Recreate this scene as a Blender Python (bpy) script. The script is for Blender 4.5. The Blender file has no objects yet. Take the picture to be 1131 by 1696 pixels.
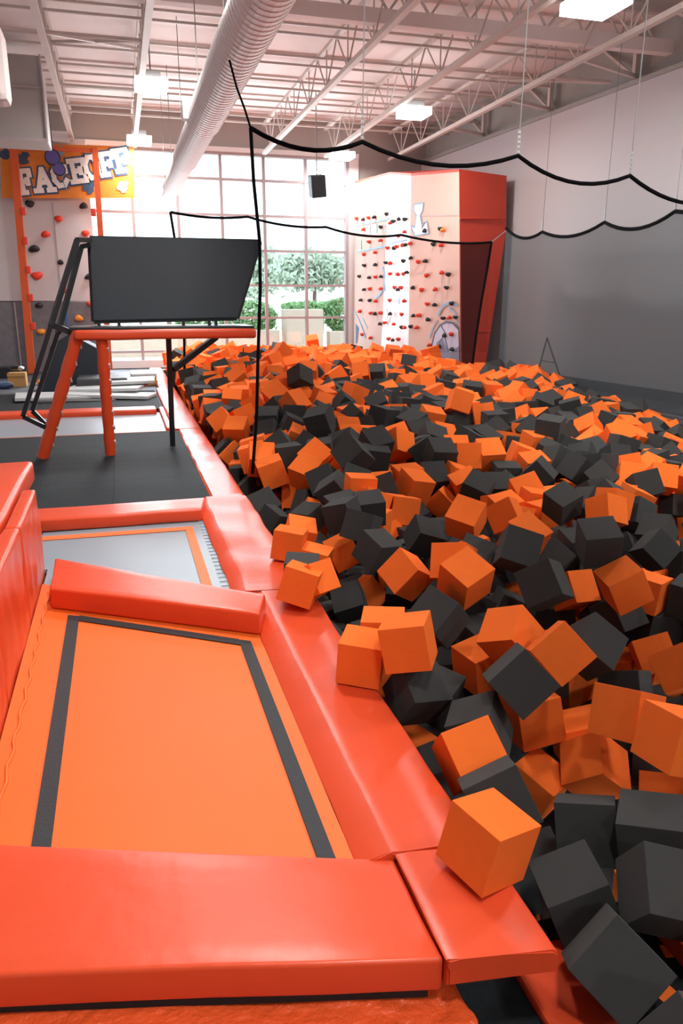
import bpy, bmesh, math, random
from mathutils import Vector, Matrix, Quaternion, noise
random.seed(7)
sc = bpy.context.scene
C = sc.collection

# ------------------------------------------------------------------ camera, world, light, exposure
# world frame: X right along the window wall, Y into the hall, Z up; z = 0 is the top of the pads round the pit
TH = math.atan((848 - 500) / 1250.0)
PS = math.atan((565.5 - 195) * math.cos(TH) / 1250.0)
FW = Vector((math.sin(PS) * math.cos(TH), math.cos(PS) * math.cos(TH), -math.sin(TH)))
RT = Vector((math.cos(PS), -math.sin(PS), 0))
UP = RT.cross(FW)
EYE = Vector((0, 0, 1.5))
cd = bpy.data.cameras.new('camera'); cam = bpy.data.objects.new('camera', cd); C.objects.link(cam)
cam.matrix_world = Matrix.Translation(EYE) @ Matrix((RT, UP, -FW)).transposed().to_4x4()
cd.sensor_fit = 'VERTICAL'; cd.sensor_height = 36.0; cd.lens = 36.0 * 1250 / 1696
cd.clip_start = .05; cd.clip_end = 400
sc.camera = cam

w = bpy.data.worlds.new('world'); sc.world = w; w.use_nodes = True
bg = w.node_tree.nodes['Background']
bg.inputs['Color'].default_value = (.86, .93, 1.0, 1); bg.inputs['Strength'].default_value = 3.0

def light(name, kind, loc, rot, energy, color=(1, 1, 1), size=None, size_y=None):
    l = bpy.data.lights.new(name, kind); l.energy = energy; l.color = color
    if size:
        l.shape = 'RECTANGLE'; l.size = size; l.size_y = size_y or size
    o = bpy.data.objects.new(name, l); C.objects.link(o); o.location = loc; o.rotation_euler = rot
    return o
# sun outside, high, falling on the planting beyond the glass
s_ = light('sun', 'SUN', (0, 40, 20), (math.radians(50), 0, math.radians(150)), 4.0, (1, .96, .9)); s_.data.angle = .05
# daylight through the big window
light('window_daylight', 'AREA', (2.6, 19.25, 2.5), (math.radians(-90), 0, 0), 320, (.9, .95, 1), 6.2, 4.8)
# ceiling lamps: two rows of high-bay fixtures (the rows carry on behind the camera)
LAMPS = [(.76, 13.64), (.69, 18.1), (5.42, 14.2), (5.32, 18.6), (5.54, 8.75)]
HALL = [(.8, 4.6), (5.6, 4.6), (.8, 9.0), (.8, .0), (5.6, .0), (.8, -4.6), (5.6, -4.6)]
for x, y in LAMPS: light('lamp_light', 'AREA', (x, y, 4.72), (0, 0, 0), 74, (1, .97, .93), .5, .5)
for x, y in HALL: light('lamp_light', 'AREA', (x, y, 4.72), (0, 0, 0), 108, (1, .97, .93), .6, .6)
sc.view_settings.view_transform = 'Standard'; sc.view_settings.look = 'None'
sc.view_settings.gamma = 1; sc.view_settings.use_curve_mapping = False
sc.view_settings.exposure = .42
sc.cycles.max_bounces = 8; sc.cycles.diffuse_bounces = 4; sc.cycles.transparent_max_bounces = 16
sc.cycles.sample_clamp_indirect = 6

# ------------------------------------------------------------------ helpers
def ray(x, y): return FW + RT * ((x - 565.5) / 1250) + UP * ((848 - y) / 1250)
def onz(x, y, z=0.0): d = ray(x, y); return EYE + d * ((z - EYE.z) / d.z)
def ony(x, y, Y): d = ray(x, y); return EYE + d * (Y / d.y)
def onx(x, y, X): d = ray(x, y); return EYE + d * (X / d.x)

def mat(name, col, rough=.6, metal=0, bump=0, bscale=30, var=0, vscale=6, spec=.5, coat=0, sheen=0):
    m = bpy.data.materials.new(name); m.use_nodes = True
    nt = m.node_tree; p = nt.nodes['Principled BSDF']
    p.inputs['Roughness'].default_value = rough; p.inputs['Metallic'].default_value = metal
    p.inputs['Specular IOR Level'].default_value = spec
    p.inputs['Coat Weight'].default_value = coat; p.inputs['Coat Roughness'].default_value = .25
    tc = nt.nodes.new('ShaderNodeTexCoord')
    n = nt.nodes.new('ShaderNodeTexNoise'); n.inputs['Scale'].default_value = vscale; n.inputs['Detail'].default_value = 4
    nt.links.new(tc.outputs['Object'], n.inputs['Vector'])
    r = nt.nodes.new('ShaderNodeMixRGB'); r.inputs['Color1'].default_value = (*[c * (1 - var) for c in col], 1)
    r.inputs['Color2'].default_value = (*[min(1, c * (1 + var)) for c in col], 1)
    nt.links.new(n.outputs['Fac'], r.inputs['Fac']); nt.links.new(r.outputs['Color'], p.inputs['Base Color'])
    if bump:
        n2 = nt.nodes.new('ShaderNodeTexNoise'); n2.inputs['Scale'].default_value = bscale; n2.inputs['Detail'].default_value = 6
        nt.links.new(tc.outputs['Object'], n2.inputs['Vector'])
        b = nt.nodes.new('ShaderNodeBump'); b.inputs['Strength'].default_value = bump; b.inputs['Distance'].default_value = .02
        nt.links.new(n2.outputs['Fac'], b.inputs['Height']); nt.links.new(b.outputs['Normal'], p.inputs['Normal'])
    return m

def emat(name, col, st):
    m = bpy.data.materials.new(name); m.use_nodes = True
    nt = m.node_tree; nt.nodes.remove(nt.nodes['Principled BSDF'])
    e = nt.nodes.new('ShaderNodeEmission'); e.inputs[0].default_value = (*col, 1); e.inputs[1].default_value = st
    nt.links.new(e.outputs[0], nt.nodes['Material Output'].inputs[0]); return m

def netmat(name, col, opacity):
    """fine knotted netting: transparent holes between dark threads"""
    m = bpy.data.materials.new(name); m.use_nodes = True
    nt = m.node_tree; p = nt.nodes['Principled BSDF']; p.inputs['Base Color'].default_value = (*col, 1); p.inputs['Roughness'].default_value = .9
    p.inputs['Specular IOR Level'].default_value = .05
    t = nt.nodes.new('ShaderNodeBsdfTransparent'); mx = nt.nodes.new('ShaderNodeMixShader')
    mx.inputs[0].default_value = opacity
    nt.links.new(t.outputs[0], mx.inputs[1]); nt.links.new(p.outputs[0], mx.inputs[2])
    nt.links.new(mx.outputs[0], nt.nodes['Material Output'].inputs[0]); return m

def obj(name, bm, m, parent=None, smooth=False, loc=None):
    me = bpy.data.meshes.new(name); bmesh.ops.recalc_face_normals(bm, faces=bm.faces); bm.to_mesh(me); bm.free()
    for k in (m if isinstance(m, (list, tuple)) else [m]): me.materials.append(k)
    if smooth:
        for f in me.polygons: f.use_smooth = True
        if smooth != 'all': me.set_sharp_from_angle(angle=math.radians(38))
    o = bpy.data.objects.new(name, me); C.objects.link(o)
    if loc is not None: o.location = loc
    if parent: o.parent = parent
    return o

def tag(o, label, cat, group=None, kind=None):
    o['label'] = label; o['category'] = cat
    if group: o['group'] = group
    if kind: o['kind'] = kind
    return o
def thing(name, label, cat, group=None, loc=(0, 0, 0)):
    o = bpy.data.objects.new(name, None); C.objects.link(o); o.location = loc; o.empty_display_size = .1
    return tag(o, label, cat, group)
def struct_(name, bm, m, **k): o = obj(name, bm, m, **k); o['kind'] = 'structure'; return o
def child(name, bm, m, parent, smooth=False):
    o = obj(name, bm, m, parent, smooth); o.location = -Vector(parent_world(parent)); return o
def parent_world(p):
    v = Vector((0, 0, 0))
    while p: v += p.location; p = p.parent
    return v

def box(bm, x0, x1, y0, y1, z0, z1, bev=0, seg=2):
    vs = [bm.verts.new((x, y, z)) for x in (x0, x1) for y in (y0, y1) for z in (z0, z1)]
    fs = [bm.faces.new([vs[i] for i in q]) for q in ((0, 1, 3, 2), (4, 6, 7, 5), (0, 4, 5, 1), (2, 3, 7, 6), (0, 2, 6, 4), (1, 5, 7, 3))]
    if bev:
        es = list({e for f in fs for e in f.edges})
        bmesh.ops.bevel(bm, geom=es, offset=bev, segments=seg, profile=.6, affect='EDGES')
def BX(*a, **k): bm = bmesh.new(); box(bm, *a, **k); return bm

def prism(bm, pts, z0, z1, bev=0, seg=3):
    """plan polygon pulled up from z0 to z1 (either may be a list per corner)"""
    n = len(pts); a = z0 if isinstance(z0, (list, tuple)) else [z0] * n; b = z1 if isinstance(z1, (list, tuple)) else [z1] * n
    lo = [bm.verts.new((p[0], p[1], a[i])) for i, p in enumerate(pts)]; hi = [bm.verts.new((p[0], p[1], b[i])) for i, p in enumerate(pts)]
    fs = [bm.faces.new(lo[::-1]), bm.faces.new(hi)] + [bm.faces.new((lo[i], lo[(i + 1) % n], hi[(i + 1) % n], hi[i])) for i in range(n)]
    if bev: bmesh.ops.bevel(bm, geom=list({e for f in fs for e in f.edges}), offset=bev, segments=seg, profile=.55, affect='EDGES')
    return bm

def bar(bm, p, q, r, r2=None, n=4, roll=math.pi / 4):
    """straight bar between two points; n=4 is a square tube"""
    p, q = Vector(p), Vector(q); r2 = r if r2 is None else r2
    d = (q - p).normalized(); a = d.cross(Vector((0, 0, 1)))
    if a.length < 1e-3: a = Vector((1, 0, 0))
    a.normalize(); b = d.cross(a)
    k = 1 / math.cos(math.pi / 4) if n == 4 else 1
    A = [bm.verts.new(p + (a * math.cos(t) + b * math.sin(t)) * r * k) for t in [roll + 2 * math.pi * i / n for i in range(n)]]
    B = [bm.verts.new(q + (a * math.cos(t) + b * math.sin(t)) * r2 * k) for t in [roll + 2 * math.pi * i / n for i in range(n)]]
    bm.faces.new(A[::-1]); bm.faces.new(B)
    for i in range(n): bm.faces.new((A[i], A[(i + 1) % n], B[(i + 1) % n], B[i]))

def tube(bm, pts, r, n=8):
    """round tube through points, mitred rings"""
    pts = [Vector(p) for p in pts]; rings = []
    rr = r if isinstance(r, (list, tuple)) else [r] * len(pts)
    ref = None
    for i, p in enumerate(pts):
        d = (pts[min(i + 1, len(pts) - 1)] - pts[max(i - 1, 0)]).normalized()
        if ref is None: ref = d.orthogonal().normalized()
        a = (ref - d * ref.dot(d)).normalized(); b = d.cross(a); ref = a
        rings.append([bm.verts.new(p + (a * math.cos(2 * math.pi * k / n) + b * math.sin(2 * math.pi * k / n)) * rr[i]) for k in range(n)])
    for u, v in zip(rings, rings[1:]):
        for k in range(n): bm.faces.new((u[k], u[(k + 1) % n], v[(k + 1) % n], v[k]))
    bm.faces.new(rings[0][::-1]); bm.faces.new(rings[-1])

def soften(bm, amp=.006, sc_=4, cuts=0):
    if cuts: bmesh.ops.subdivide_edges(bm, edges=bm.edges[:], cuts=cuts, use_grid_fill=True)
    for v in bm.verts:
        n = noise.noise_vector(v.co * sc_); v.co += n * amp

def pad(name, pts, z0, z1, m, parent=None, bev=.02, cuts=5, amp=.006, smooth=True):
    """stuffed vinyl pad over a plan polygon"""
    bm = bmesh.new(); prism(bm, pts, z0, z1, bev=bev, seg=3)
    bmesh.ops.triangulate(bm, faces=[f for f in bm.faces if len(f.verts) > 4])
    bmesh.ops.subdivide_edges(bm, edges=[e for e in bm.edges if e.calc_length() > .12], cuts=cuts, use_grid_fill=True)
    for v in bm.verts:
        v.co += noise.noise_vector(v.co * 3.1) * amp + noise.noise_vector(v.co * 9) * amp * .25
    o = obj(name, bm, m, parent, smooth=smooth)
    return o

# ------------------------------------------------------------------ materials
def foam(name, col, dust=0):
    m = mat(name, col, rough=.95, bump=.35, bscale=220, var=.07, vscale=5, spec=.12)
    nt = m.node_tree; p = nt.nodes['Principled BSDF']; p.inputs['Sheen Weight'].default_value = .0 if not dust else .08
    oi = nt.nodes.new('ShaderNodeObjectInfo'); hs = nt.nodes.new('ShaderNodeHueSaturation')
    mr = nt.nodes.new('ShaderNodeMapRange'); mr.inputs['To Min'].default_value = .9; mr.inputs['To Max'].default_value = 1.1
    src = p.inputs['Base Color'].links[0].from_socket
    nt.links.new(oi.outputs['Random'], mr.inputs[0]); nt.links.new(mr.outputs[0], hs.inputs['Value'])
    nt.links.new(src, hs.inputs['Color']); nt.links.new(hs.outputs[0], p.inputs['Base Color'])
    return m
M = {}
M['foam_o'] = foam('orange_foam', (1.0, .185, .030))
M['foam_c'] = foam('charcoal_foam', (.045, .047, .047), 1)
M['vinyl'] = mat('orange_vinyl', (.70, .074, .023), rough=.33, bump=.12, bscale=9, var=.04, vscale=2, spec=.38)
M['vinyl_d'] = mat('orange_vinyl_worn', (.70, .09, .02), rough=.32, bump=.8, bscale=26, var=.2, vscale=9, spec=.6)
M['bed_o'] = mat('orange_bed', (.76, .135, .014), rough=.55, bump=.12, bscale=300, var=.06, vscale=2, spec=.35)
M['bed_g'] = mat('grey_bed', (.28, .34, .39), rough=.32, bump=.15, bscale=300, var=.05, vscale=2, spec=.5)
M['stripe'] = mat('black_webbing', (.022, .026, .03), rough=.7, bump=.3, bscale=200)
M['stripe_o'] = mat('orange_webbing', (.9, .17, .04), rough=.6)
M['rubber'] = mat('black_rubber', (.011, .016, .019), rough=.75, bump=.3, bscale=60, var=.25, vscale=3, spec=.22)
M['floor'] = mat('grey_floor', (.06, .068, .08), rough=.6, bump=.1, var=.1, vscale=1.5)
M['black'] = mat('black_void', (.012, .012, .013), rough=.9)
M['steel_k'] = mat('black_powder_coat', (.014, .016, .019), rough=.35, spec=.5)
M['board'] = mat('black_board', (.013, .022, .032), rough=.55, bump=.15, bscale=140)
M['truss'] = mat('cream_painted_steel', (.58, .51, .47), rough=.5, var=.1, vscale=4)
M['deck'] = mat('bounce_pink_roof_deck', (.80, .71, .69), rough=.75, var=.1, vscale=.7, bump=.1, bscale=3)  # white deck, with the pink bounce off the orange foam mixed into its colour
M['duct'] = mat('white_duct', (.80, .77, .76), rough=.42, metal=.15, spec=.5)
M['wall'] = mat('pale_grey_paint', (.56, .545, .565), rough=.8, var=.03, vscale=.5)
M['wall_up'] = mat('grey_blockwork', (.36, .36, .34), rough=.85, var=.15, vscale=1.2, bump=.2)
M['wall_b'] = mat('beige_grey_wall', (.36, .33, .31), rough=.8, var=.04, vscale=.6)
M['white'] = mat('white_trim', (.85, .84, .84), rough=.5)
M['mullion'] = mat('mullion_grey', (.44, .38, .40), rough=.4, spec=.5)
M['metal_g'] = mat('galvanised', (.45, .46, .46), rough=.4, metal=.6)
M['box_g'] = mat('grey_sheet_metal', (.40, .38, .36), rough=.5, var=.06, vscale=2)
M['wire'] = mat('grey_wire', (.30, .30, .31), rough=.5, metal=.3)
M['rope'] = mat('black_rope', (.004, .004, .005), rough=.9, bump=.3, bscale=120, spec=.08)
M['lamp'] = emat('lamp_glow', (1, .98, .95), 6)
M['panel_w'] = mat('white_climbing_panel', (.60, .57, .575), rough=.6, var=.03)
M['panel_g'] = mat('grey_climbing_panel', (.17, .165, .18), rough=.7, var=.3, vscale=9, bump=.3, bscale=12)
M['post'] = mat('orange_paint', (.66, .10, .02), rough=.45)
M['hold_r'] = mat('red_hold', (.75, .05, .02), rough=.5)
M['hold_k'] = mat('black_hold', (.02, .02, .022), rough=.5)
M['hold_o'] = mat('orange_hold', (.90, .30, .03), rough=.5)
M['tarp'] = mat('red_orange_tarp', (.55, .045, .018), rough=.5, bump=.4, bscale=3, var=.05)
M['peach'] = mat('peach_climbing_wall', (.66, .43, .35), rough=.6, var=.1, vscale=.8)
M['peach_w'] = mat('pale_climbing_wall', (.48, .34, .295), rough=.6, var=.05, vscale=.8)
M['blue_l'] = mat('pale_blue_paint', (.22, .40, .56), rough=.6)
M['blue_d'] = mat('dark_blue_paint', (.05, .09, .17), rough=.6)
M['lilac'] = mat('lilac_paint', (.52, .50, .62), rough=.6)
M['slate'] = mat('slate_paint', (.20, .20, .27), rough=.6)
M['banner'] = mat('orange_banner', (.75, .22, .02), rough=.6, var=.1, vscale=3)
M['cream'] = mat('cream_letter', (.82, .74, .68), rough=.6, var=.15, vscale=14)
M['purple'] = mat('purple_plastic', (.10, .07, .28), rough=.4)
M['blue_s'] = mat('blue_strap', (.02, .17, .50), rough=.6)
M['card'] = mat('brown_cardboard', (.50, .27, .09), rough=.8)
M['mat_g'] = mat('pale_grey_mat', (.50, .53, .54), rough=.5, var=.15, vscale=5)
M['mat_k'] = mat('dark_mat', (.04, .043, .048), rough=.5, var=.2, vscale=5)
M['net'] = netmat('fine_black_net', (.02, .022, .026), .15)
M['net_side'] = netmat('grey_net', (.088, .106, .118), .66)
M['net_dark'] = netmat('dense_net', (.03, .02, .025), .55)
M['ground'] = mat('paving', (.62, .60, .56), rough=.9, var=.1)
M['stone'] = mat('cream_stone', (.62, .52, .43), rough=.85, var=.06, vscale=2)
M['hedge'] = mat('hedge_leaf', (.20, .38, .16), rough=.7, var=.5, vscale=20)
M['tree'] = mat('overexposed_tree_leaf', (.50, .60, .48), rough=.8, var=.35, vscale=3)  # leaf colour lightened to stand in for overexposure and window glow
M['trunk'] = mat('trunk', (.2, .14, .1), rough=.9)
def glass():
    m = bpy.data.materials.new('window_glass'); m.use_nodes = True; nt = m.node_tree
    nt.nodes.remove(nt.nodes['Principled BSDF'])
    t = nt.nodes.new('ShaderNodeBsdfTransparent'); t.inputs[0].default_value = (.93, .97, .98, 1)
    g = nt.nodes.new('ShaderNodeBsdfGlossy'); g.inputs['Roughness'].default_value = .03
    x = nt.nodes.new('ShaderNodeMixShader'); x.inputs[0].default_value = .05
    nt.links.new(t.outputs[0], x.inputs[1]); nt.links.new(g.outputs[0], x.inputs[2]); nt.links.new(x.outputs[0], nt.nodes['Material Output'].inputs[0])
    return m
M['glass'] = glass()

# ------------------------------------------------------------------ the room
WY = 19.5
def wx(Y): return 7.68 + (WY - Y) * .079          # right wall runs slightly outwards towards the camera
ZC = 5.75
# floors: deck left of the pit, pit bottom, deck behind and right of it, lower floor at the camera's feet
bm = bmesh.new(); box(bm, -4.2, .70, 3.2, WY, -.9, -.07); box(bm, .7, 9.6, 18.75, WY, -.9, -.07)
prism(bm, [(7.45, 1.6), (9.6, 1.6), (9.6, 18.75), (7.3, 18.75)], -.9, -.05)
box(bm, .7, 7.5, 1.62, 18.75, -1.0, -.75); box(bm, -4.2, 9.6, -9, 1.3, -.40, -.27); box(bm, -4.2, .70, 1.3, 3.2, -.9, -.30)
struct_('floor', bm, M['floor'])
bm = bmesh.new(); box(bm, -4.3, 10, -9, WY + .3, ZC, ZC + .15)
for k in range(20):   # ribs of the roof deck
    y = -8.5 + k * 1.45
    if y < WY: box(bm, -4.2, 9.9, y, y + .07, ZC - .035, ZC)
struct_('ceiling', bm, M['deck'])
bm = bmesh.new(); prism(bm, [(wx(-9), -9), (wx(-9) + .3, -9), (wx(WY) + .3, WY), (wx(WY), WY)], -.9, 4.93); struct_('wall_right', bm, M['wall'])
bm = bmesh.new(); prism(bm, [(wx(-9) + .12, -9), (wx(-9) + .4, -9), (wx(WY) + .4, WY), (wx(WY) + .12, WY)], 4.93, ZC); struct_('wall_right_upper', bm, M['wall_up'])
bm = bmesh.new(); prism(bm, [(wx(-9) - .03, -9), (wx(-9), -9), (wx(WY), WY), (wx(WY) - .03, WY)], 4.88, 4.95); struct_('trim_1', bm, M['wall_up'])
bm = bmesh.new(); prism(bm, [(wx(1.6) - .04, 1.6), (wx(1.6), 1.6), (wx(WY), WY), (wx(WY) - .04, WY)], -.05, .12); struct_('baseboard_right', bm, M['black'])
struct_('wall_left', BX(-4.4, -4.2, -9, WY, -.9, ZC), M['wall'])
struct_('wall_front', BX(-4.4, 10, -9.2, -9, -.9, ZC), M['wall'])
bm = bmesh.new(); box(bm, -4.3, -.55, WY, WY + .25, -.9, ZC); box(bm, 5.98, 8.0, WY, WY + .25, -.9, ZC)
box(bm, -.55, 5.98, WY, WY + .25, 4.92, ZC); box(bm, -.55, 5.98, WY, WY + .25, -.9, .05); struct_('wall_back', bm, M['wall_b'])

# window
bm = bmesh.new(); box(bm, -.56, 5.74, WY + .0, WY + .18, 4.86, 4.95); box(bm, -.56, 5.74, WY, WY + .18, .02, .10)
box(bm, -.60, -.52, WY, WY + .18, .02, 4.95); box(bm, 5.68, 5.76, WY, WY + .18, .02, 4.95)
for k in range(6): x = .5 + 1.04 * k; (x < 5.6) and box(bm, x - .035, x + .035, WY + .03, WY + .15, .1, 4.87)
for z in (.32, 1.11, 1.90, 2.72, 3.53, 4.33): box(bm, -.55, 5.7, WY + .04, WY + .14, z - .028, z + .028)
wf = struct_('window_1', bm, M['mullion'])
g = obj('glass', BX(-.52, 5.68, WY + .085, WY + .095, .1, 4.87), M['glass'], wf)
struct_('trim_2', BX(5.76, 6.0, WY - .04, WY + .05, -.05, 4.95), M['white'])
struct_('trim_3', BX(-.6, 6.0, WY - .10, WY, -.06, .12), M['white'])
struct_('trim_4', BX(-.6, 6.0, WY - .06, WY, 4.92, 5.02), M['white'])

# ------------------------------------------------------------------ roof steel
def truss(X, label, z0=4.9, z1=5.5, y0=-2.0, y1=19.3):
    t = thing('roof_truss', label, 'roof truss', 'cream roof trusses running to the window wall', (X, y1, z0))
    bm = bmesh.new(); box(bm, X - .045, X + .045, y0, y1, z0 - .035, z0 + .035); child('bottom_chord', bm, M['truss'], t)
    bm = bmesh.new(); box(bm, X - .04, X + .04, y0, y1, z1 - .03, z1 + .03); child('top_chord', bm, M['truss'], t)
    bm = bmesh.new(); y = y0; k = 0; st = .62
    while y + st < y1:
        bar(bm, (X, y, z0 if k % 2 else z1), (X, y + st, z1 if k % 2 else z0), .014, n=6)
        if k % 2 == 0: bar(bm, (X, y + st, z0), (X, y + st, z1), .011, n=6)
        y += st; k += 1
    child('web', bm, M['truss'], t)
for X, l in ((-.70, 'leftmost cream roof truss, above the climbing panel and banner'), (.62, 'roof truss carrying the two left lamps, left of the round duct'),
             (2.12, 'roof truss just right of the round white duct'), (3.60, 'roof truss over the middle of the foam pit'),
             (5.10, 'roof truss passing beside the right-hand row of lamps'), (6.75, 'rightmost roof truss, nearest the pale grey wall')):
    truss(X, l)
t = thing('roof_girder', 'deep cream girder crossing above the hall near the top edge', 'girder', loc=(3, 11, 5.2))
child('bottom_chord', BX(-4.2, 8.3, 10.92, 11.08, 5.10, 5.28), M['deck'], t)
child('top_chord', BX(-4.2, 8.3, 10.95, 11.05, 5.62, 5.72), M['truss'], t)
bm = bmesh.new()
for k in range(20):
    x = -4 + k * .6; bar(bm, (x, 11, 5.27), (x + .3, 11, 5.66), .018, n=6); bar(bm, (x + .3, 11, 5.66), (x + .6, 11, 5.27), .018, n=6)
child('web', bm, M['truss'], t)
for n, y in enumerate((3.0, 6.0, 8.6, 12.4, 13.9, 15.4, 16.9, 18.3)):
    bm = bmesh.new()
    for dz in (.0, .13): box(bm, -4.2, 8.0, y - .018, y + .018, 5.32 + dz, 5.355 + dz)
    o = obj('ceiling_brace', bm, M['truss'], loc=None)
    tag(o, 'pair of thin cream bracing rods crossing under the roof, row %s from the window' % ('nearest', 'second', 'third', 'fourth', 'fifth', 'sixth', 'seventh', 'eighth')[7 - n], 'brace', 'cross bracing rods under the roof')
# crossed braces between the two left trusses and from right truss to wall
for (xa, xb, ya, yb, l) in ((-.70, .62, 12.0, 14.0, 'crossed braces between the left trusses, above the hanging lamp'), (-.70, .62, 14.6, 16.6, 'crossed braces between the left trusses, nearer the window'),
                         (-.70, .62, 9.6, 11.4, 'crossed braces between the left trusses at the top of the picture'), (6.75, 8.0, 12.0, 14.0, 'crossed braces between the rightmost truss and the wall')):
    bm = bmesh.new(); bar(bm, (xa, ya, 4.95), (xb, yb, 5.4), .025, n=6); bar(bm, (xa, yb, 5.4), (xb, ya, 4.95), .025, n=6); bar(bm, (xa, ya, 4.95), (xb, ya, 4.95), .025, n=6)
    tag(obj('cross_brace', bm, M['truss']), l, 'brace', 'crossed braces between trusses')
for Y, l in ((8.9, 'diagonal steel brace from wall top to rightmost truss, nearest'), (10.9, 'diagonal steel brace from wall top to rightmost truss, by the girder'), (13.2, 'diagonal steel brace from wall top to rightmost truss, above the near net'), (15.6, 'diagonal steel brace from wall top to rightmost truss, above the climbing tower')):
    bm = bmesh.new(); bar(bm, (6.75, Y, 4.9), (wx(Y) - .02, Y + .9, 5.0), .03); bar(bm, (wx(Y) - .06, Y + .9, 4.98), (wx(Y) - .06, Y + .9, 5.6), .04)
    bar(bm, (wx(Y) - .06, Y + .9, 5.0), (wx(Y) - .06, Y + 1.8, 5.6), .02)
    tag(obj('wall_brace', bm, M['truss']), l, 'brace', 'braces along the right wall top')

# round duct with seams, stepping down towards the window
bm = bmesh.new(); n = 28
prof = []
y = -3.0
while y < 18.1:
    r = .205 if y < 9.9 else (.185 if y < 12.6 else (.16 if y < 15.8 else .115))
    prof.append((y, r)); prof.append((y + .05, r)); prof.append((y + .06, r + .004)); prof.append((y + .075, r + .004)); prof.append((y + .085, r)); y += .10
rings = [[bm.verts.new((1.15 + r * math.cos(2 * math.pi * k / n), y, 3.6 + r * math.sin(2 * math.pi * k / n))) for k in range(n)] for y, r in prof]
for a, b in zip(rings, rings[1:]):
    for k in range(n): bm.faces.new((a[k], a[(k + 1) % n], b[(k + 1) % n], b[k]))
bm.faces.new(rings[0]); bm.faces.new(rings[-1])
dt = thing('air_duct', 'long round white spiral duct running to the window', 'duct', loc=(1.15, 10, 3.6))
child('duct_pipe', bm, M['duct'], dt, smooth=False)
p = ony(312, 184, 9.9); child('side_outlet', BX(p.x - .07, 1.15 - .05, 9.83, 9.97, p.z - .10, p.z + .10, bev=.01), M['box_g'], dt)
for y in (5.5, 8, 10.5, 13, 15.5, 17.5):
    bm = bmesh.new(); bar(bm, (1.15, y, 3.78), (1.15, y, 5.6), .006, n=6); child('hanger_wire', bm, M['wire'], dt)

# lamps
for (x, y), l in zip(LAMPS, ('square high-bay lamp left of the duct, the nearer of two', 'small far high-bay lamp above the banner corner', 'high-bay lamp over the climbing tower, right of centre', 'far high-bay lamp in front of the window top', 'brightest high-bay lamp at the top right corner')):
    t = thing('high_bay_lamp', l, 'ceiling lamp', 'high-bay lamps under the roof', (x, y, 4.8))
    s = .25 if y > 10 else .29
    child('lamp_housing', prism(bmesh.new(), [(x - s * .6, y - s * .6), (x + s * .6, y - s * .6), (x + s * .6, y + s * .6), (x - s * .6, y + s * .6)], 4.86, 4.99, bev=.02), M['metal_g'], t)
    bm = bmesh.new(); b_ = .03
    box(bm, x - s, x + s, y - s, y - s + b_, 4.74, 4.87); box(bm, x - s, x + s, y + s - b_, y + s, 4.74, 4.87); box(bm, x - s, x - s + b_, y - s + b_, y + s - b_, 4.74, 4.87); box(bm, x + s - b_, x + s, y - s + b_, y + s - b_, 4.74, 4.87)
    child('reflector_frame', bm, M['lamp'], t)
    child('lamp_lens', BX(x - s + .03, x + s - .03, y - s + .03, y + s - .03, 4.76, 4.80), M['lamp'], t)
    bm = bmesh.new(); bar(bm, (x, y, 4.98), (x, y, 5.5), .012, n=6); child('hanger', bm, M['wire'], t)

# air handler boxes upper left
t = thing('air_handler', 'large grey sheet metal box hanging at upper left', 'air handler', loc=(-1.5, 15, 4.2))
child('housing', BX(-2.6, -.95, 14.9, 15.9, 4.15, 5.42, bev=.02), M['box_g'], t)
child('edge_strip', BX(-.96, -.93, 14.86, 14.9, 4.13, 5.44), M['mullion'], t)
bm = bmesh.new(); box(bm, -2.6, -.94, 14.87, 14.9, 4.13, 4.17); box(bm, -2.6, -.94, 14.87, 14.9, 4.93, 4.96); child('seam_trim', bm, M['mullion'], t)
tag(obj('duct_end', BX(-1.6, -1.0, 10.0, 10.4, 3.66, 4.42, bev=.08), M['deck']), 'pale blunt-ended duct box at the left picture edge, upper left', 'duct')
tag(obj('ledge_panel', BX(-4.0, -.75, 18.6, 18.75, 4.80, 5.0), M['white']), 'white ledge above the orange banner under the grey box', 'ledge')
# speaker
t = thing('speaker', 'black loudspeaker hanging in front of the window', 'speaker', loc=(4.31, 17, 3.9))
bm = bmesh.new(); box(bm, -.16, .16, -.15, .15, -.22, .22, bev=.02); bmesh.ops.rotate(bm, verts=bm.verts, matrix=Matrix.Rotation(-.12, 3, 'Y') @ Matrix.Rotation(.2, 3, 'X'))
obj('cabinet', bm, M['board'], t)
bm = bmesh.new(); bar(bm, (0, .05, .2), (0, .05, 1.9), .012, n=6); obj('hanger', bm, M['wire'], t)

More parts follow.
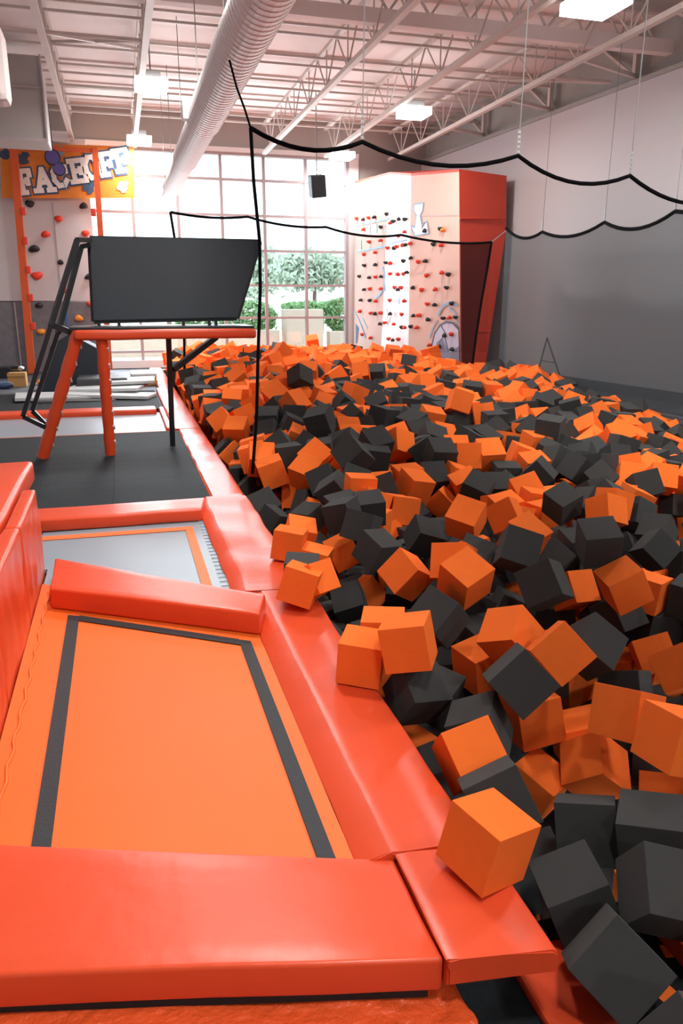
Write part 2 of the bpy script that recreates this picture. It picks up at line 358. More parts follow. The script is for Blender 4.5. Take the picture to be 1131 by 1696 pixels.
# ------------------------------------------------------------------ outside the window
struct_('floor_outside', BX(-60, 90, 19.8, 160, -.35, -.08), M['ground'])
tag(obj('planter_wall', BX(-2, 4.75, 23.6, 24.0, -.1, .66, bev=.02), M['stone']), 'cream stone planter wall outside, under the left hedge', 'planter wall')
tag(obj('planter_wall', BX(6.35, 12, 23.6, 24.0, -.1, .60, bev=.02), M['stone']), 'cream stone planter wall outside, under the right hedge', 'planter wall')
tag(obj('stone_pillar', BX(4.95, 6.1, 23.4, 24.3, -.1, 1.28, bev=.03), M['stone']), 'cream stone pillar outside between the two hedges', 'pillar')
def leafy(name, c, r, m, label, cat, n, leaf, trunk=0):
    t = thing(name, label, cat, loc=(c[0], c[1], -.08))
    bm = bmesh.new(); rnd = random.Random(name + label)
    for i in range(n):
        u = Vector((rnd.gauss(0, 1), rnd.gauss(0, 1), rnd.gauss(0, 1))).normalized()
        q = 3.0
        k = (abs(u.x) ** q + abs(u.y) ** q + abs(u.z) ** q) ** (-1 / q)
        p = Vector((u.x * r[0], u.y * r[1], u.z * r[2])) * k * (rnd.uniform(*((.82, 1.0) if cat == 'hedge' else (.35, 1.1))) + (.14 if cat == 'hedge' else .5) * noise.noise(u * 3 + Vector(c)))
        a = Vector((rnd.uniform(-1, 1), rnd.uniform(-1, 1), rnd.uniform(-1, 1))).normalized() * leaf; b = a.orthogonal().normalized() * leaf * .6
        vs = [bm.verts.new(Vector(c) + p + d) for d in (a, b, -a, -b)]; bm.faces.new(vs)
    me = bpy.data.meshes.new('foliage'); bm.to_mesh(me); bm.free(); me.materials.append(m)
    o = bpy.data.objects.new('foliage', me); C.objects.link(o); o.parent = t; o.location = -t.location
    bm = bmesh.new()
    if trunk:
        tube(bm, [(c[0], c[1], -.08), (c[0] + .1, c[1], c[2] * .6), (c[0], c[1], c[2])], [trunk, trunk * .8, trunk * .4])
    else:
        for i in range(6):
            x = c[0] + r[0] * (i - 2.5) / 3.2; bar(bm, (x, c[1], -.08), (x + .05, c[1], c[2]), .03, n=6)
    child('trunk', bm, M['trunk'], t)
    # inner mass keeps the crown closed
    return t
leafy('hedge', (3.3, 24.5, 1.02), (1.5, .42, .52), M['hedge'], 'clipped green hedge outside, left of the stone pillar', 'hedge', 2600, .09)
leafy('hedge', (7.6, 24.5, 1.08), (1.15, .42, .58), M['hedge'], 'clipped green hedge outside, right of the stone pillar', 'hedge', 2200, .09)
leafy('hedge', (9.6, 38, 1.25), (1.8, .5, .22), M['hedge'], 'low far hedge across the paving seen left of middle pane', 'hedge', 500, .18)
for i, (x, y, z, r, l) in enumerate(((7.0, 46, 3.2, (2.3, 1.5, 1.3), 'pale tree beyond the paving, left of the window pole rope'), (12.6, 51, 3.5, (2.5, 1.5, 1.1), 'pale tree beyond the paving behind the window middle'), (16.6, 45, 3.3, (2.2, 1.5, 1.3), 'yellow-green tree beyond the paving behind the right panes'), (3.0, 50, 3.2, (1.9, 1.5, 1.2), 'pale tree beyond the paving hidden largely by the black board'), (20.4, 50, 3.5, (2.2, 1.5, 1.3), 'pale tree beyond the paving nearest the window right frame'))):
    leafy('tree', (x, y, z), r, M['tree'], l, 'tree', 2600, .24, trunk=.16)

# ------------------------------------------------------------------ trampolines, pads, deck tiles round the pit
def P2(x, y, z=0): v = onz(x, y, z); return (v.x, v.y)
def strip(pts, z, th=.004):
    bm = bmesh.new(); prism(bm, pts, z, z + th); return bm
# near orange trampoline
t = thing('trampoline', 'orange trampoline bed with black stripes in the foreground', 'trampoline', loc=(0, 2.6, -.05))
bm = bmesh.new(); prism(bm, [(-.52, 1.95), (.525, 1.60), (.525, 3.5), (-.52, 4.25)], -.04, -.014); child('jumping_bed', bm, M['bed_o'], t)
E0 = -.012
child('stripe', strip([(-.355, 1.6), (-.30, 1.6), (-.30, 3.71), (-.355, 3.74)], E0), M['stripe'], t)
child('stripe', strip([(.425, 1.5), (.475, 1.5), (.475, 3.19), (.425, 3.22)], E0), M['stripe'], t)
child('stripe', strip([(-.30, 3.655), (.425, 3.165), (.425, 3.225), (-.30, 3.72)], E0), M['stripe'], t)
bm = bmesh.new(); tube(bm, [(-.47 + .006 * math.sin(k * 1.7), 1.75 + k * .05, E0 + .0015 * math.sin(k * 2.3)) for k in range(48)], .006, n=6)
child('edge_seam', bm, M['bed_o'], t, smooth=True)
# middle grey trampoline
t = thing('trampoline', 'grey trampoline bed with orange stripe behind the diagonal pad', 'trampoline', loc=(0, 4.8, -.05))
bm = bmesh.new(); prism(bm, [(-.515, 3.95), (.50, 3.3), (.50, 5.3), (-.61, 5.32), (-.61, 4.53), (-.515, 4.53)], -.05, -.026); child('jumping_bed', bm, M['bed_g'], t)
child('stripe', strip([(-.60, 5.12), (.39, 5.10), (.39, 5.18), (-.60, 5.21)], -.024), M['stripe_o'], t)
child('stripe', strip([(.335, 3.6), (.39, 3.6), (.39, 5.10), (.335, 5.10)], -.024), M['stripe_o'], t)
for k in range(26): y = 3.9 + k * .07; child('spring', BX(.44, .50, y, y + .014, -.026, -.022), M['bed_g'], t)
# far grey trampoline behind the rubber tiles
t = thing('trampoline', 'far pale grey trampoline bed behind the black platform legs', 'trampoline', loc=(-.6, 10.3, -.05))
bm = bmesh.new(); prism(bm, [(-2.6, 9.35), (.50, 9.35), (.50, 11.2), (-2.6, 11.2)], -.06, -.04); child('jumping_bed', bm, M['bed_g'], t)
child('stripe', strip([(-2.6, 9.42), (.5, 9.42), (.5, 9.50), (-2.6, 9.50)], -.038), M['stripe_o'], t)

V, VD = M['vinyl'], M['vinyl_d']
def padthing(name, label, pts, z0, z1, **k):
    o = pad(name, pts, z0, z1, k.pop('m', V), **k); return tag(o, label, 'pad')
padthing('foam_pad', 'wide red-orange pad across the very front', [(-.95, 1.695), (.630, 1.318), (.628, 1.665), (-.95, 2.21)], -.10, .0, bev=.012, amp=.005)
# long bevelled pads down the pit edge
def edge_pad(label, sec, y0, y1, sk=0, n=14, amp=.006):
    bm = bmesh.new(); rings = []
    for i in range(n + 1):
        t = i / n
        rings.append([bm.verts.new((x, y0 + (y1 - y0) * t + sk * (x - sec[0][0]), z)) for x, z in sec])
    m = len(sec)
    for a, b in zip(rings, rings[1:]):
        for k in range(m): bm.faces.new((a[k], a[(k + 1) % m], b[(k + 1) % m], b[k]))
    c0, c1 = bm.faces.new(rings[0][::-1]), bm.faces.new(rings[-1])
    bmesh.ops.bevel(bm, geom=list({e for c in (c0, c1) for e in c.edges}), offset=.005, segments=2, affect='EDGES')
    for v in bm.verts: v.co += noise.noise_vector(v.co * 3.3) * amp
    return tag(obj('edge_pad', bm, V, smooth=True), label, 'pad', 'pads along the foam pit edge')
def section(xi, xr, xo, zi=-.016, zb=-.12):
    return [(xi, zb), (xi, zi), (xi + .006, zi + .006), (xr - .010, .010), (xr - .004, .013), (xr + .03, .012), ((xr + xo) / 2, .008), (xo - .015, .0), (xo - .003, -.01), (xo, -.03), (xo, zb)]
edge_pad('near corner pad at the pit edge under the nearest orange cube', section(.634, .640, .905, zb=-.065), 1.30, 1.665, sk=-.13, n=6)
edge_pad('long pit edge pad beside the orange trampoline', section(.525, .632, .895), 1.672, 3.75, sk=-.05, n=26)
edge_pad('pale reflecting creased pit edge pad beside the middle grey trampoline', section(.475, .56, .885), 3.757, 5.86, n=26, amp=.011)
edge_pad('pit edge pad running on past the black rubber tiles', [(.60, -.12), (.60, -.02), (.62, -.004), (.85, -.004), (.885, -.03), (.885, -.12)], 5.87, 9.4, n=24)
edge_pad('farthest pit edge pad, beyond the rubber tiles to the piled mats', [(.55, -.12), (.55, -.02), (.57, -.004), (.85, -.004), (.885, -.03), (.885, -.12)], 9.42, 14.2, n=24)
edge_pad('short leftover pit edge pad by the window', [(.60, -.12), (.60, -.02), (.62, -.004), (.85, -.004), (.885, -.03), (.885, -.12)], 14.22, 18.7, n=14)
padthing('divider_pad', 'diagonal block-shaped pad between the orange and grey trampolines', [(-.44, 3.86), (.53, 3.245), (.60, 3.48), (-.45, 4.35)], -.012, .10, bev=.014, amp=.004)
padthing('foam_pad', 'long pad behind the middle grey trampoline, before the rubber tiles', [(-1.2, 5.34), (.47, 5.30), (.53, 5.64), (-1.2, 5.66)], -.025, .065, bev=.016)
padthing('foam_pad', 'thin red-orange pad behind the far trampoline', [(-2.6, 11.05), (.42, 11.05), (.42, 11.45), (-2.6, 11.45)], -.08, .03, bev=.03)
padthing('foam_pad', 'short pad closing the right side of the far trampoline', [(.46, 9.45), (.535, 9.45), (.535, 11.45), (.46, 11.45)], -.08, .01, bev=.02)
# raised platform at the left
t = thing('raised_platform', 'raised platform padded in orange vinyl at the left edge', 'padded platform', loc=(-.8, 4, -.07))
for (y0, y1) in ((2.25, 2.9), (2.91, 3.7), (3.71, 4.50)):
    o = pad('side_pad', [(-.60, y0), (-.525, y0), (-.525, y1), (-.60, y1)], -.07, .475, V, bev=.018, cuts=24, amp=.005)
    for v in o.data.vertices:
        if -.0 < v.co.z < .44: v.co.x += .007 * math.sin(v.co.y * 34 + 3 * noise.noise(v.co * 4)) * math.sin((v.co.z + .02) * 6.5); o.parent = t; o.location = -t.location
o = pad('top_pad', [(-1.6, 2.25), (-.612, 2.25), (-.612, 5.22), (-1.6, 5.22)], .36, .50, V, bev=.03, cuts=6, amp=.008); o.parent = t; o.location = -t.location
child('platform_core', BX(-1.6, -.63, 2.25, 5.1, -.9, .36), M['black'], t)

# rubber tiles
bm = bmesh.new()
for i in range(4):
    for j in range(4):
        x1 = .60 - i * .75; y0 = 5.90 + j * .86; box(bm, x1 - .748, x1, y0, y0 + .858, -.07, -.012)
tag(obj('rubber_tiles', bm, M['rubber']), 'black rubber floor tiles under the jump platform', 'floor mat')
tag(obj('rubber_tiles', BX(-3.2, .52, 11.5, 14.0, -.07, -.02, bev=.01), M['rubber']), 'dark strip of rubber floor in front of the piled mats', 'floor mat')
# under the front pad and at the lower level
bm = bmesh.new(); prism(bm, [(-.95, 1.45), (.50, 1.13), (.70, 1.24), (.675, 1.44), (-.95, 1.80)], -.24, -.128, bev=.03)
bmesh.ops.triangulate(bm, faces=[f for f in bm.faces if len(f.verts) > 4]); soften(bm, .012, 7, 0)
bmesh.ops.subdivide_edges(bm, edges=[e for e in bm.edges if e.calc_length() > .1], cuts=7, use_grid_fill=True); soften(bm, .014, 13)
tag(obj('skirt_pad', bm, VD, smooth=True), 'crumpled orange vinyl bolster below the front pad', 'pad')
tag(obj('frame_beam', prism(bmesh.new(), [(-.95, 1.71), (.60, 1.338), (.60, 1.40), (-.95, 1.78)], -.128, -.107), M['black']), 'black frame gap between front pad and crumpled bolster', 'frame')
tag(obj('floor_stripe_pad', BX(.90, 1.075, -1.0, 1.50, -.27, -.235, bev=.012), V), 'orange strip on the black floor below the corner pad', 'pad')
tag(obj('floor_stripe_pad', BX(1.36, 1.6, -1.0, 1.55, -.27, -.20, bev=.012), V), 'shaded orange strip at the bottom right corner behind the black cube', 'pad')
tag(obj('rubber_tiles', BX(-1.3, 2.4, -1.0, 1.60, -.30, -.268), M['rubber']), 'black rubber floor at the bottom of the picture', 'floor mat')
# pit walls and pit bottom rim
struct_('wall_pit_left', BX(.70, .84, 1.62, 18.75, -.95, -.125), M['black'])
struct_('wall_pit_near', BX(.70, 7.4, 1.02, 1.10, -.6, -.31), M['black'])

# ------------------------------------------------------------------ jump platform with black board
t = thing('jump_platform', 'tall padded jump platform with black backboard above the rubber tiles', 'jump platform', loc=(.4, 8.1, 0))
child('deck_top', BX(-.46, 1.30, 7.72, 8.38, 1.235, 1.27, bev=.008), M['steel_k'], t)
o = pad('edge_cushion', [(-.42, 7.66), (1.31, 7.66), (1.31, 7.78), (-.42, 7.78)], 1.15, 1.245, V, bev=.03, cuts=8, amp=.007); o.parent = t; o.location = -t.location
o = pad('end_cushion', [(1.24, 7.79), (1.33, 7.79), (1.33, 8.7), (1.24, 8.7)], 1.17, 1.235, V, bev=.025, cuts=4, amp=.004); o.parent = t; o.location = -t.location
def legp(px0, py0, px1, py1, r, Y0, m, sm=True, name='leg', lace=True):
    a = ony(px0, py0, Y0); b = onz(px1, py1, .0)
    bm = bmesh.new(); pts = [a.lerp(b, k / 14) + Vector((0, 0, 0)) for k in range(15)]
    rr = [r * (1 + (.07 * math.sin(k * 2.2) if sm else 0)) for k in range(15)]
    tube(bm, pts, rr, n=14 if sm else 4)
    o = child(name, bm, m, t, smooth=sm)
    if lace:
        for k in range(7):
            p = a.lerp(b, .12 + k * .13) + RT * (r * .98); bm = bmesh.new(); bar(bm, p + Vector((0, -.02, .03)), p + Vector((.005, .02, -.01)), .012, n=6)
            c = obj('lace', bm, M['white'], o)
            c.location = (0, 0, 0)
    return o
legp(130, 549, 71, 757, .060, 7.75, V); legp(168, 556, 183, 752, .054, 7.75, V)
legp(279, 560, 286, 738, .038, 8.05, M['steel_k'], sm=False, lace=False)
a = ony(358, 558, 8.3); b = ony(287, 612, 8.08); bm = bmesh.new(); bar(bm, a, b, .028); child('brace', bm, M['steel_k'], t)
# bent square-tube rail at the left, two parallel runs
for dy, off in ((0, 0), (.28, 12)):
    Y = 7.75 + dy
    pts = [ony(150, 398 + off * .6, 8.2), ony(128 + off * .5, 397 + off, Y + .2), ony(84 + off, 540 + off, Y), ony(38 + off * 1.3, 690 - off * .8, Y), ony(76, 708 - off * .4, Y)]
    bm = bmesh.new()
    for p, q in zip(pts, pts[1:]): bar(bm, p, q, .021)
    child('side_rail', bm, M['steel_k'], t)
bm = bmesh.new(); bar(bm, ony(86, 538, 7.85), ony(121, 552, 7.85), .028); child('rail_crossbar', bm, M['steel_k'], t)
# board, its frame and feet
c4 = [ony(148, 392, 8.30), ony(431, 398, 8.30), ony(393, 526, 8.16), ony(155, 531, 8.16)]
nrm = (c4[1] - c4[0]).cross(c4[3] - c4[0]).normalized()
if nrm.y < 0: nrm = -nrm
bm = bmesh.new(); A = [bm.verts.new(p) for p in c4]; B = [bm.verts.new(p + nrm * .04) for p in c4]
bm.faces.new(A); bm.faces.new(B[::-1])
for i in range(4): bm.faces.new((A[i], A[(i + 1) % 4], B[(i + 1) % 4], B[i]))
bmesh.ops.bevel(bm, geom=bm.edges[:], offset=.006, segments=2, affect='EDGES')
child('backboard', bm, M['board'], t)
bm = bmesh.new()
for i in range(4): bar(bm, c4[i] + nrm * .055, c4[(i + 1) % 4] + nrm * .055, .022)
child('board_frame', bm, M['steel_k'], t)
for x in (163, 196, 303, 346, 357):
    bm = bmesh.new(); p = ony(x, 523, 8.2); bar(bm, p, Vector((p.x, p.y, 1.27)), .016); child('board_foot', bm, M['steel_k'], t)

# ------------------------------------------------------------------ left climbing station and banner
YB = 18.6
def yb(x, y, Y=YB): return ony(x, y, Y)
t = thing('climbing_wall', 'white and grey climbing panel between the orange posts', 'climbing wall', loc=(-1.2, 18.8, 0))
def pz(y, Y): return ony(80, y, Y).z
child('upper_board', BX(-4.1, -.42, 18.8, 18.95, 1.52, 4.9, bev=.005), M['panel_w'], t)
child('lower_board', BX(-4.1, -.42, 18.8, 19.0, -.06, 1.50, bev=.005), M['panel_g'], t)
x = ony(93, 400, 18.79).x; child('panel_seam', BX(x - .012, x + .012, 18.785, 18.80, 1.5, 3.6), M['mullion'], t)
x2 = ony(35, 600, 18.79).x; child('panel_seam', BX(x2 - .02, x2 + .01, 18.785, 18.80, 0, 1.5), M['mullion'], t)
HOLDS = [(49, 338, 'k', 1), (138, 340, 'k', 1), (97, 363, 'r', 1), (76, 387, 'r', 1), (142, 387, 'r', 1), (57, 411, 'k', 1.2), (61, 458, 'r', 1.3), (100, 434, 'k', .8), (109, 482, 'r', .8), (146, 458, 'k', .9), (149, 504, 'r', .8), (65, 505, 'k', .9), (68, 550, 'o', 1), (130, 526, 'o', 1)]
def hold(p, n, r, m, parent, seed, name='climbing_hold'):
    rnd = random.Random(seed); bm = bmesh.new(); bmesh.ops.create_icosphere(bm, subdivisions=2, radius=1)
    n = Vector(n).normalized()
    for v in bm.verts:
        v.co.x *= r * rnd.uniform(1.0, 1.25) if 0 else r * 1.15; v.co.y *= r * .8; v.co.z *= r * .8
        v.co.z -= abs(v.co.x) * .25 * (1 if seed % 2 else -1)
        v.co += noise.noise_vector(v.co * 9 + Vector((seed, 0, 0))) * r * .25
        v.co += p
    return child(name, bm, m, parent, smooth=True)
for i, (x, y, c, s) in enumerate(HOLDS): hold(yb(x, y, 18.77), (0, -1, 0), .085 * s, M['hold_' + c], t, i)
child('belay_strap', prism(bmesh.new(), [(yb(108, 520).x, 18.7), (yb(111, 520).x, 18.7), (yb(111, 520).x, 18.72), (yb(108, 520).x, 18.72)], yb(112, 541).z, yb(108, 506).z), M['blue_s'], t)
# post pair
t = thing('post_frame', 'orange steel post frame standing in front of the banner', 'post frame', loc=(-1, 18.4, 0))
def post(a, b, w, Y=18.35):
    p, q = yb(*a, Y), yb(*b, Y); bm = bmesh.new(); bar(bm, p, q, w); return bm
child('post', post((22, 240), (53, 618), .075), M['post'], t)
child('post', post((157, 245), (182, 612), .06), M['post'], t)
child('top_beam', post((12, 243), (160, 250), .04), M['post'], t)
for x, y in ((37, 350), (40, 399), (45, 447), (49, 493), (53, 540), (153, 352)):
    p = yb(x + 2, y, 18.3); child('clip', BX(p.x - .05, p.x + .05, 18.24, 18.32, p.z - .08, p.z + .08, bev=.02), M['hold_r'], t)
# banner
t = thing('banner', 'orange banner reading FACE OFF in cream letters', 'banner', loc=(-.8, 18.55, 4))
b4 = [yb(3, 328), yb(223, 328), yb(222, 243), yb(0, 236)]
bm = bmesh.new(); A = [bm.verts.new(p) for p in b4]; B = [bm.verts.new(p + Vector((0, .02, 0))) for p in b4]; bm.faces.new(A); bm.faces.new(B[::-1])
for i in range(4): bm.faces.new((A[i], B[i], B[(i + 1) % 4], A[(i + 1) % 4]))
child('banner_cloth', bm, M['banner'], t)
# slab-serif letters as strokes in a unit cell
S = .12
LET = {'F': [((.3, 0), (.3, 1)), ((.3, 1), (.95, 1)), ((.3, .52), (.75, .52)), ((.1, 0), (.55, 0)), ((.1, 1), (.3, 1)), ((.95, 1), (.95, .78)), ((.75, .62), (.75, .40))],
       'A': [((.15, 0), (.5, 1)), ((.5, 1), (.85, 0)), ((.28, .38), (.72, .38)), ((-.02, 0), (.32, 0)), ((.68, 0), (1.02, 0))],
       'C': [((.9, .78), (.72, .97)), ((.72, .97), (.38, 1)), ((.38, 1), (.15, .72)), ((.15, .72), (.15, .3)), ((.15, .3), (.38, 0)), ((.38, 0), (.72, .02)), ((.72, .02), (.92, .25)), ((.92, .95), (.92, .68))],
       'E': [((.3, 0), (.3, 1)), ((.12, 1), (.92, 1)), ((.12, 0), (.92, 0)), ((.3, .5), (.7, .5)), ((.92, 1), (.92, .78)), ((.92, 0), (.92, .24)), ((.7, .62), (.7, .38))],
       'O': [((.35, 1), (.65, 1)), ((.65, 1), (.88, .7)), ((.88, .7), (.88, .3)), ((.88, .3), (.65, 0)), ((.65, 0), (.35, 0)), ((.35, 0), (.12, .3)), ((.12, .3), (.12, .7)), ((.12, .7), (.35, 1))]}
def flatbar(bm, a, b, w, y0, y1):
    a, b = Vector(a), Vector(b); d = (b - a); d = d.normalized() if d.length > 1e-6 else Vector((1, 0)); n = Vector((-d.y, d.x)) * w; a = a - d * w * .8; b = b + d * w * .8
    q = [a + n, b + n, b - n, a - n]; lo = [bm.verts.new((p.x, y0, p.y)) for p in q]; hi = [bm.verts.new((p.x, y1, p.y)) for p in q]
    bm.faces.new(lo); bm.faces.new(hi[::-1])
    for i in range(4): bm.faces.new((lo[i], lo[(i + 1) % 4], hi[(i + 1) % 4], hi[i]))
def letter(ch, x0, y0, x1, y1, tilt):
    """x0,y0 bottom-left and x1,y1 top-right on the banner, read off as points of the banner plane"""
    a, b = yb(x0, y0), yb(x1, y1); W_, H_ = b.x - a.x, b.z - a.z; ct, st = math.cos(tilt), math.sin(tilt); cx, cz = (a.x + b.x) / 2, (a.z + b.z) / 2
    def T(p): u = (p[0] - .5) * W_ * .82; v = (p[1] - .5) * H_ * .80; return (cx + u * ct - v * st, cz + u * st + v * ct)
    for nm, w, ya, m in (('letter_outline', .085, -.015, M['blue_d']), ('letter', .050, -.03, M['cream'])):
        bm = bmesh.new()
        for n_, (p, q) in enumerate(LET[ch]): flatbar(bm, T(p), T(q), w, YB + ya - .0006 * n_, YB + ya + .012)
        child(nm, bm, m, t)
for ch, *r in (('F', 29, 323, 52, 280, .12), ('A', 55, 319, 89, 277, .10), ('C', 84, 311, 113, 272, .12), ('E', 111, 304, 144, 263, .15), ('O', 138, 298, 166, 257, .15), ('F', 161, 293, 190, 252, .17), ('F', 186, 287, 214, 246, .18)):
    letter(ch, *r)
rnd = random.Random(3)
for cx, cy, s, m in ((8, 255, 9, 'blue_d'), (38, 262, 10, 'blue_d'), (147, 311, 9, 'blue_d'), (203, 309, 8, 'cream'), (122, 268, 8, 'blue_d'), (100, 250, 6, 'blue_l')):
    bm = bmesh.new()
    for k in range(9):
        an = k * .698; L = s * rnd.uniform(.5, 1.0); a = yb(cx, cy); b = yb(cx + L * math.cos(an), cy + L * math.sin(an)); flatbar(bm, (a.x, a.z), (b.x, b.z), .022 + .012 * (k % 3), YB - .012 - .0006 * k, YB - .002)
    child('paint_splat', bm, M[m], t)
t = thing('belay_device', 'round purple belay device with cable in front of the banner', 'belay device', loc=yb(88, 263, 18.2))
for (x, y, r, nm) in ((87, 261, .135, 'drum'), (98, 281, .11, 'drum')):
    bm = bmesh.new(); p = yb(x, y, 18.2); bar(bm, p + Vector((0, -.08, 0)), p + Vector((0, .08, 0)), r, n=24); child(nm, bm, M['purple'], t)
    bm = bmesh.new(); bar(bm, p + Vector((0, -.05, 0)), p + Vector((0, .09, 0)), r * 1.18, n=24); child('rim', bm, M['steel_k'], t)
bm = bmesh.new(); bar(bm, yb(87, 252, 18.2), yb(84, 235, 18.2) + Vector((0, 0, .8)), .02, n=6); bar(bm, yb(87, 252, 18.25), yb(112, 320, 18.25), .008, n=6); child('cable', bm, M['blue_d'], t)

# things on the floor at the back left
def fb(x, y): return onz(x, y, -.07)
p = fb(30, 641); t = thing('cardboard_box', 'small brown cardboard box by the left climbing panel', 'box', loc=(p.x, p.y, -.07))
obj('carton', BX(-.17, .15, 0, .3, 0, .26, bev=.008), M['card'], t); obj('flap', BX(-.17, .15, -.02, .0, .2, .27), M['card'], t)
for k, (x, y, m, l) in enumerate(((27, 626, 'steel_k', 'dark shoes heap on top of the brown box'), (36, 624, 'mat_g', 'pale shoe on top of the brown box'), (9, 641, 'blue_d', 'dark blue-green bag on the floor left of the brown box'), (67, 634, 'hold_o', 'tiny orange-white ball on the floor beside the black wedge'))):
    p = ony(x, y, fb(30, 641).y + .12) if k < 2 else fb(x, y + 3)
    if k < 2: p.z = .24
    bm = bmesh.new(); bmesh.ops.create_icosphere(bm, subdivisions=2, radius=1)
    sx, sz = ((.12, .05), (.07, .04), (.16, .07), (.05, .05))[k]
    for v in bm.verts: v.co = Vector((v.co.x * sx, v.co.y * .09, v.co.z * sz + sz)); v.co += noise.noise_vector(v.co * 14 + Vector((k, 0, 0))) * .02
    tag(obj(('shoe', 'shoe', 'bag', 'ball')[k], bm, M[m], smooth=True, loc=p), l, ('shoe', 'shoe', 'bag', 'ball')[k])
tag(obj('bench', BX(-2.95, -2.12, 17.6, 17.95, -.07, .16, bev=.02), M['steel_k']), 'low black bench against the grey climbing panel at far left', 'bench')
# black wedge
bm = bmesh.new(); pts = [ony(62, 642, 14.6), ony(163, 632, 14.6), ony(163, 578, 14.6), ony(115, 553, 14.6), ony(84, 572, 14.6)]; dz = Vector((0, .9, 0))
pts[0].z = pts[1].z = -.07
A = [bm.verts.new(p) for p in pts]; B = [bm.verts.new(p + dz) for p in pts]; bm.faces.new(A); bm.faces.new(B[::-1])
for i in range(5): bm.faces.new((A[i], A[(i + 1) % 5], B[(i + 1) % 5], B[i]))
bmesh.ops.bevel(bm, geom=bm.edges[:], offset=.015, segments=2, affect='EDGES')
tag(obj('wedge_block', bm, M['board']), 'large black angular block standing behind the orange legs', 'wedge block')
MATS = [((125, 641), (213, 641), .9, .30, 'mat_k', 'black bench-like stack of mats behind the orange legs', 13.75),
        ((216, 640), (262, 640), .8, .24, 'mat_g', 'cream and brown block next to the foam cubes and piled mats', 15.2)]
for (a, b, d, h, m, l, Y) in MATS:
    p, q = ony(*a, Y), ony(*b, Y)
    t = thing('mat_stack', l, 'mat stack', loc=((p.x + q.x) / 2, Y, -.07))
    child('mat', BX(p.x, q.x, Y, Y + d, -.07, -.07 + h * .48, bev=.03), M['mat_k'] if m == 'mat_k' else M['card'], t)
    child('mat', BX(p.x + .02, q.x - .01, Y + .02, Y + d, -.07 + h * .52, -.07 + h, bev=.03), M[m], t)
FM = [((-1.05, 13.2), 1.3, .8, .10, .05, 'flat grey mat lying leftmost in front of the black wedge', 'mat_g'), ((-.30, 13.6), 1.25, .85, -.25, .12, 'grey mat lying across the pile behind the second orange leg', 'mat_g'),
      ((-.28, 13.05), 1.5, .55, -.30, .06, 'long grey mat sloping down towards the black leg', 'mat_g'), ((.10, 13.9), .85, .8, -.05, .20, 'topmost pale grey mat of the flat pile', 'mat_g'), ((-.75, 12.75), 1.2, .35, .05, .01, 'dark mat at the front of the flat pile', 'mat_k')]
for i, ((x, y), L, W_, rz, z, l, m) in enumerate(FM):
    bm = BX(-L / 2, L / 2, -W_ / 2, W_ / 2, 0, .055, bev=.012)
    o = obj('gym_mat', bm, M[m], loc=(x, y, z - .06)); o.rotation_euler = (0, .02 * (-1) ** i, rz); tag(o, l, 'mat', 'flat mats piled behind the far trampoline')
bm = bmesh.new(); tube(bm, [(.28 + .06 * math.cos(a), 13.4, .08 + .07 * math.sin(a)) for a in [k * .4 - 1.5 for k in range(9)]], .03, n=8)

# ------------------------------------------------------------------ climbing tower
FT = [ony(588, 300, 19.2), ony(645, 285, 17.7), ony(681, 287, 16.6), ony(760, 280, 15.0)]
FBm = [onz(588, 590, .0), None, None, None]
bot = [ony(586, 600, 19.2), ony(629, 604, 18.0), ony(676, 604, 16.8), ony(764, 606, 14.95)]
for b in bot: b.z = -.3
t = thing('climbing_tower', 'tall faceted peach climbing tower with red tarpaulin side', 'climbing tower', loc=(7.2, 17, 0))
def slab(bm, q, n, th=.08):
    A = [bm.verts.new(p) for p in q]; B = [bm.verts.new(p + n * th) for p in q]; bm.faces.new(A); bm.faces.new(B[::-1])
    m = len(q)
    for i in range(m): bm.faces.new((A[i], A[(i + 1) % m], B[(i + 1) % m], B[i]))
def nrm_(q):
    n = (q[1] - q[0]).cross(q[-1] - q[0]).normalized(); return n if n.dot(q[0] - EYE) > 0 else -n
FAC = []
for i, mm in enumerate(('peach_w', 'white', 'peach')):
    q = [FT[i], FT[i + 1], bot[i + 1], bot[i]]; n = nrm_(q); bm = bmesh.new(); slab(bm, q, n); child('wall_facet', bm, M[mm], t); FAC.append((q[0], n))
sd = [FT[3] + Vector((.01, 0, 0)), ony(839, 291, 15.05), ony(838, 383, 15.05), ony(800, 606, 15.0), ony(765, 606, 14.95)]
sd[3].z = -.3; sd[4].z = -.3
bm = bmesh.new(); slab(bm, sd, Vector((0, 1, 0)), .1); child('tarpaulin_side', bm, M['tarp'], t)
bm = bmesh.new(); a = ony(762, 362, 14.97); b = ony(838, 362, 15.0); bar(bm, a, b, .018, n=6); a = ony(784, 550, 14.95); b = ony(812, 548, 14.95); bar(bm, a, b, .015, n=6); child('tarpaulin_seam', bm, M['tarp'], t)
bm = bmesh.new(); tc = [p + Vector((0, 0, .0)) for p in (FT[0], FT[1], FT[2], FT[3], sd[1], Vector((7.6, 19.3, 4.3)))]
A = [bm.verts.new(p) for p in tc]; bm.faces.new(A); A2 = [bm.verts.new(p - Vector((0, 0, .05))) for p in tc]; bm.faces.new(A2[::-1])
for i in range(6): bm.faces.new((A[i], A[(i + 1) % 6], A2[(i + 1) % 6], A2[i]))
child('tower_cap', bm, M['tarp'], t)
def onf(x, y, lift=.0):
    """point of the tower surface seen at (x, y)"""
    i = 0 if x < (645 - 16 * max(0, (y - 285)) / 320) else (1 if x < 681 - 5 * max(0, (y - 285)) / 320 else 2)
    p0, n = FAC[i]; d = ray(x, y); k = (p0 - EYE).dot(n) / d.dot(n); return EYE + d * k - n * lift
def T1(x, y): return (570 + x / 4.04, 260 + y / 4.04)
def T2(x, y): return (575 + x / 5.655, 320 + y / 5.655)
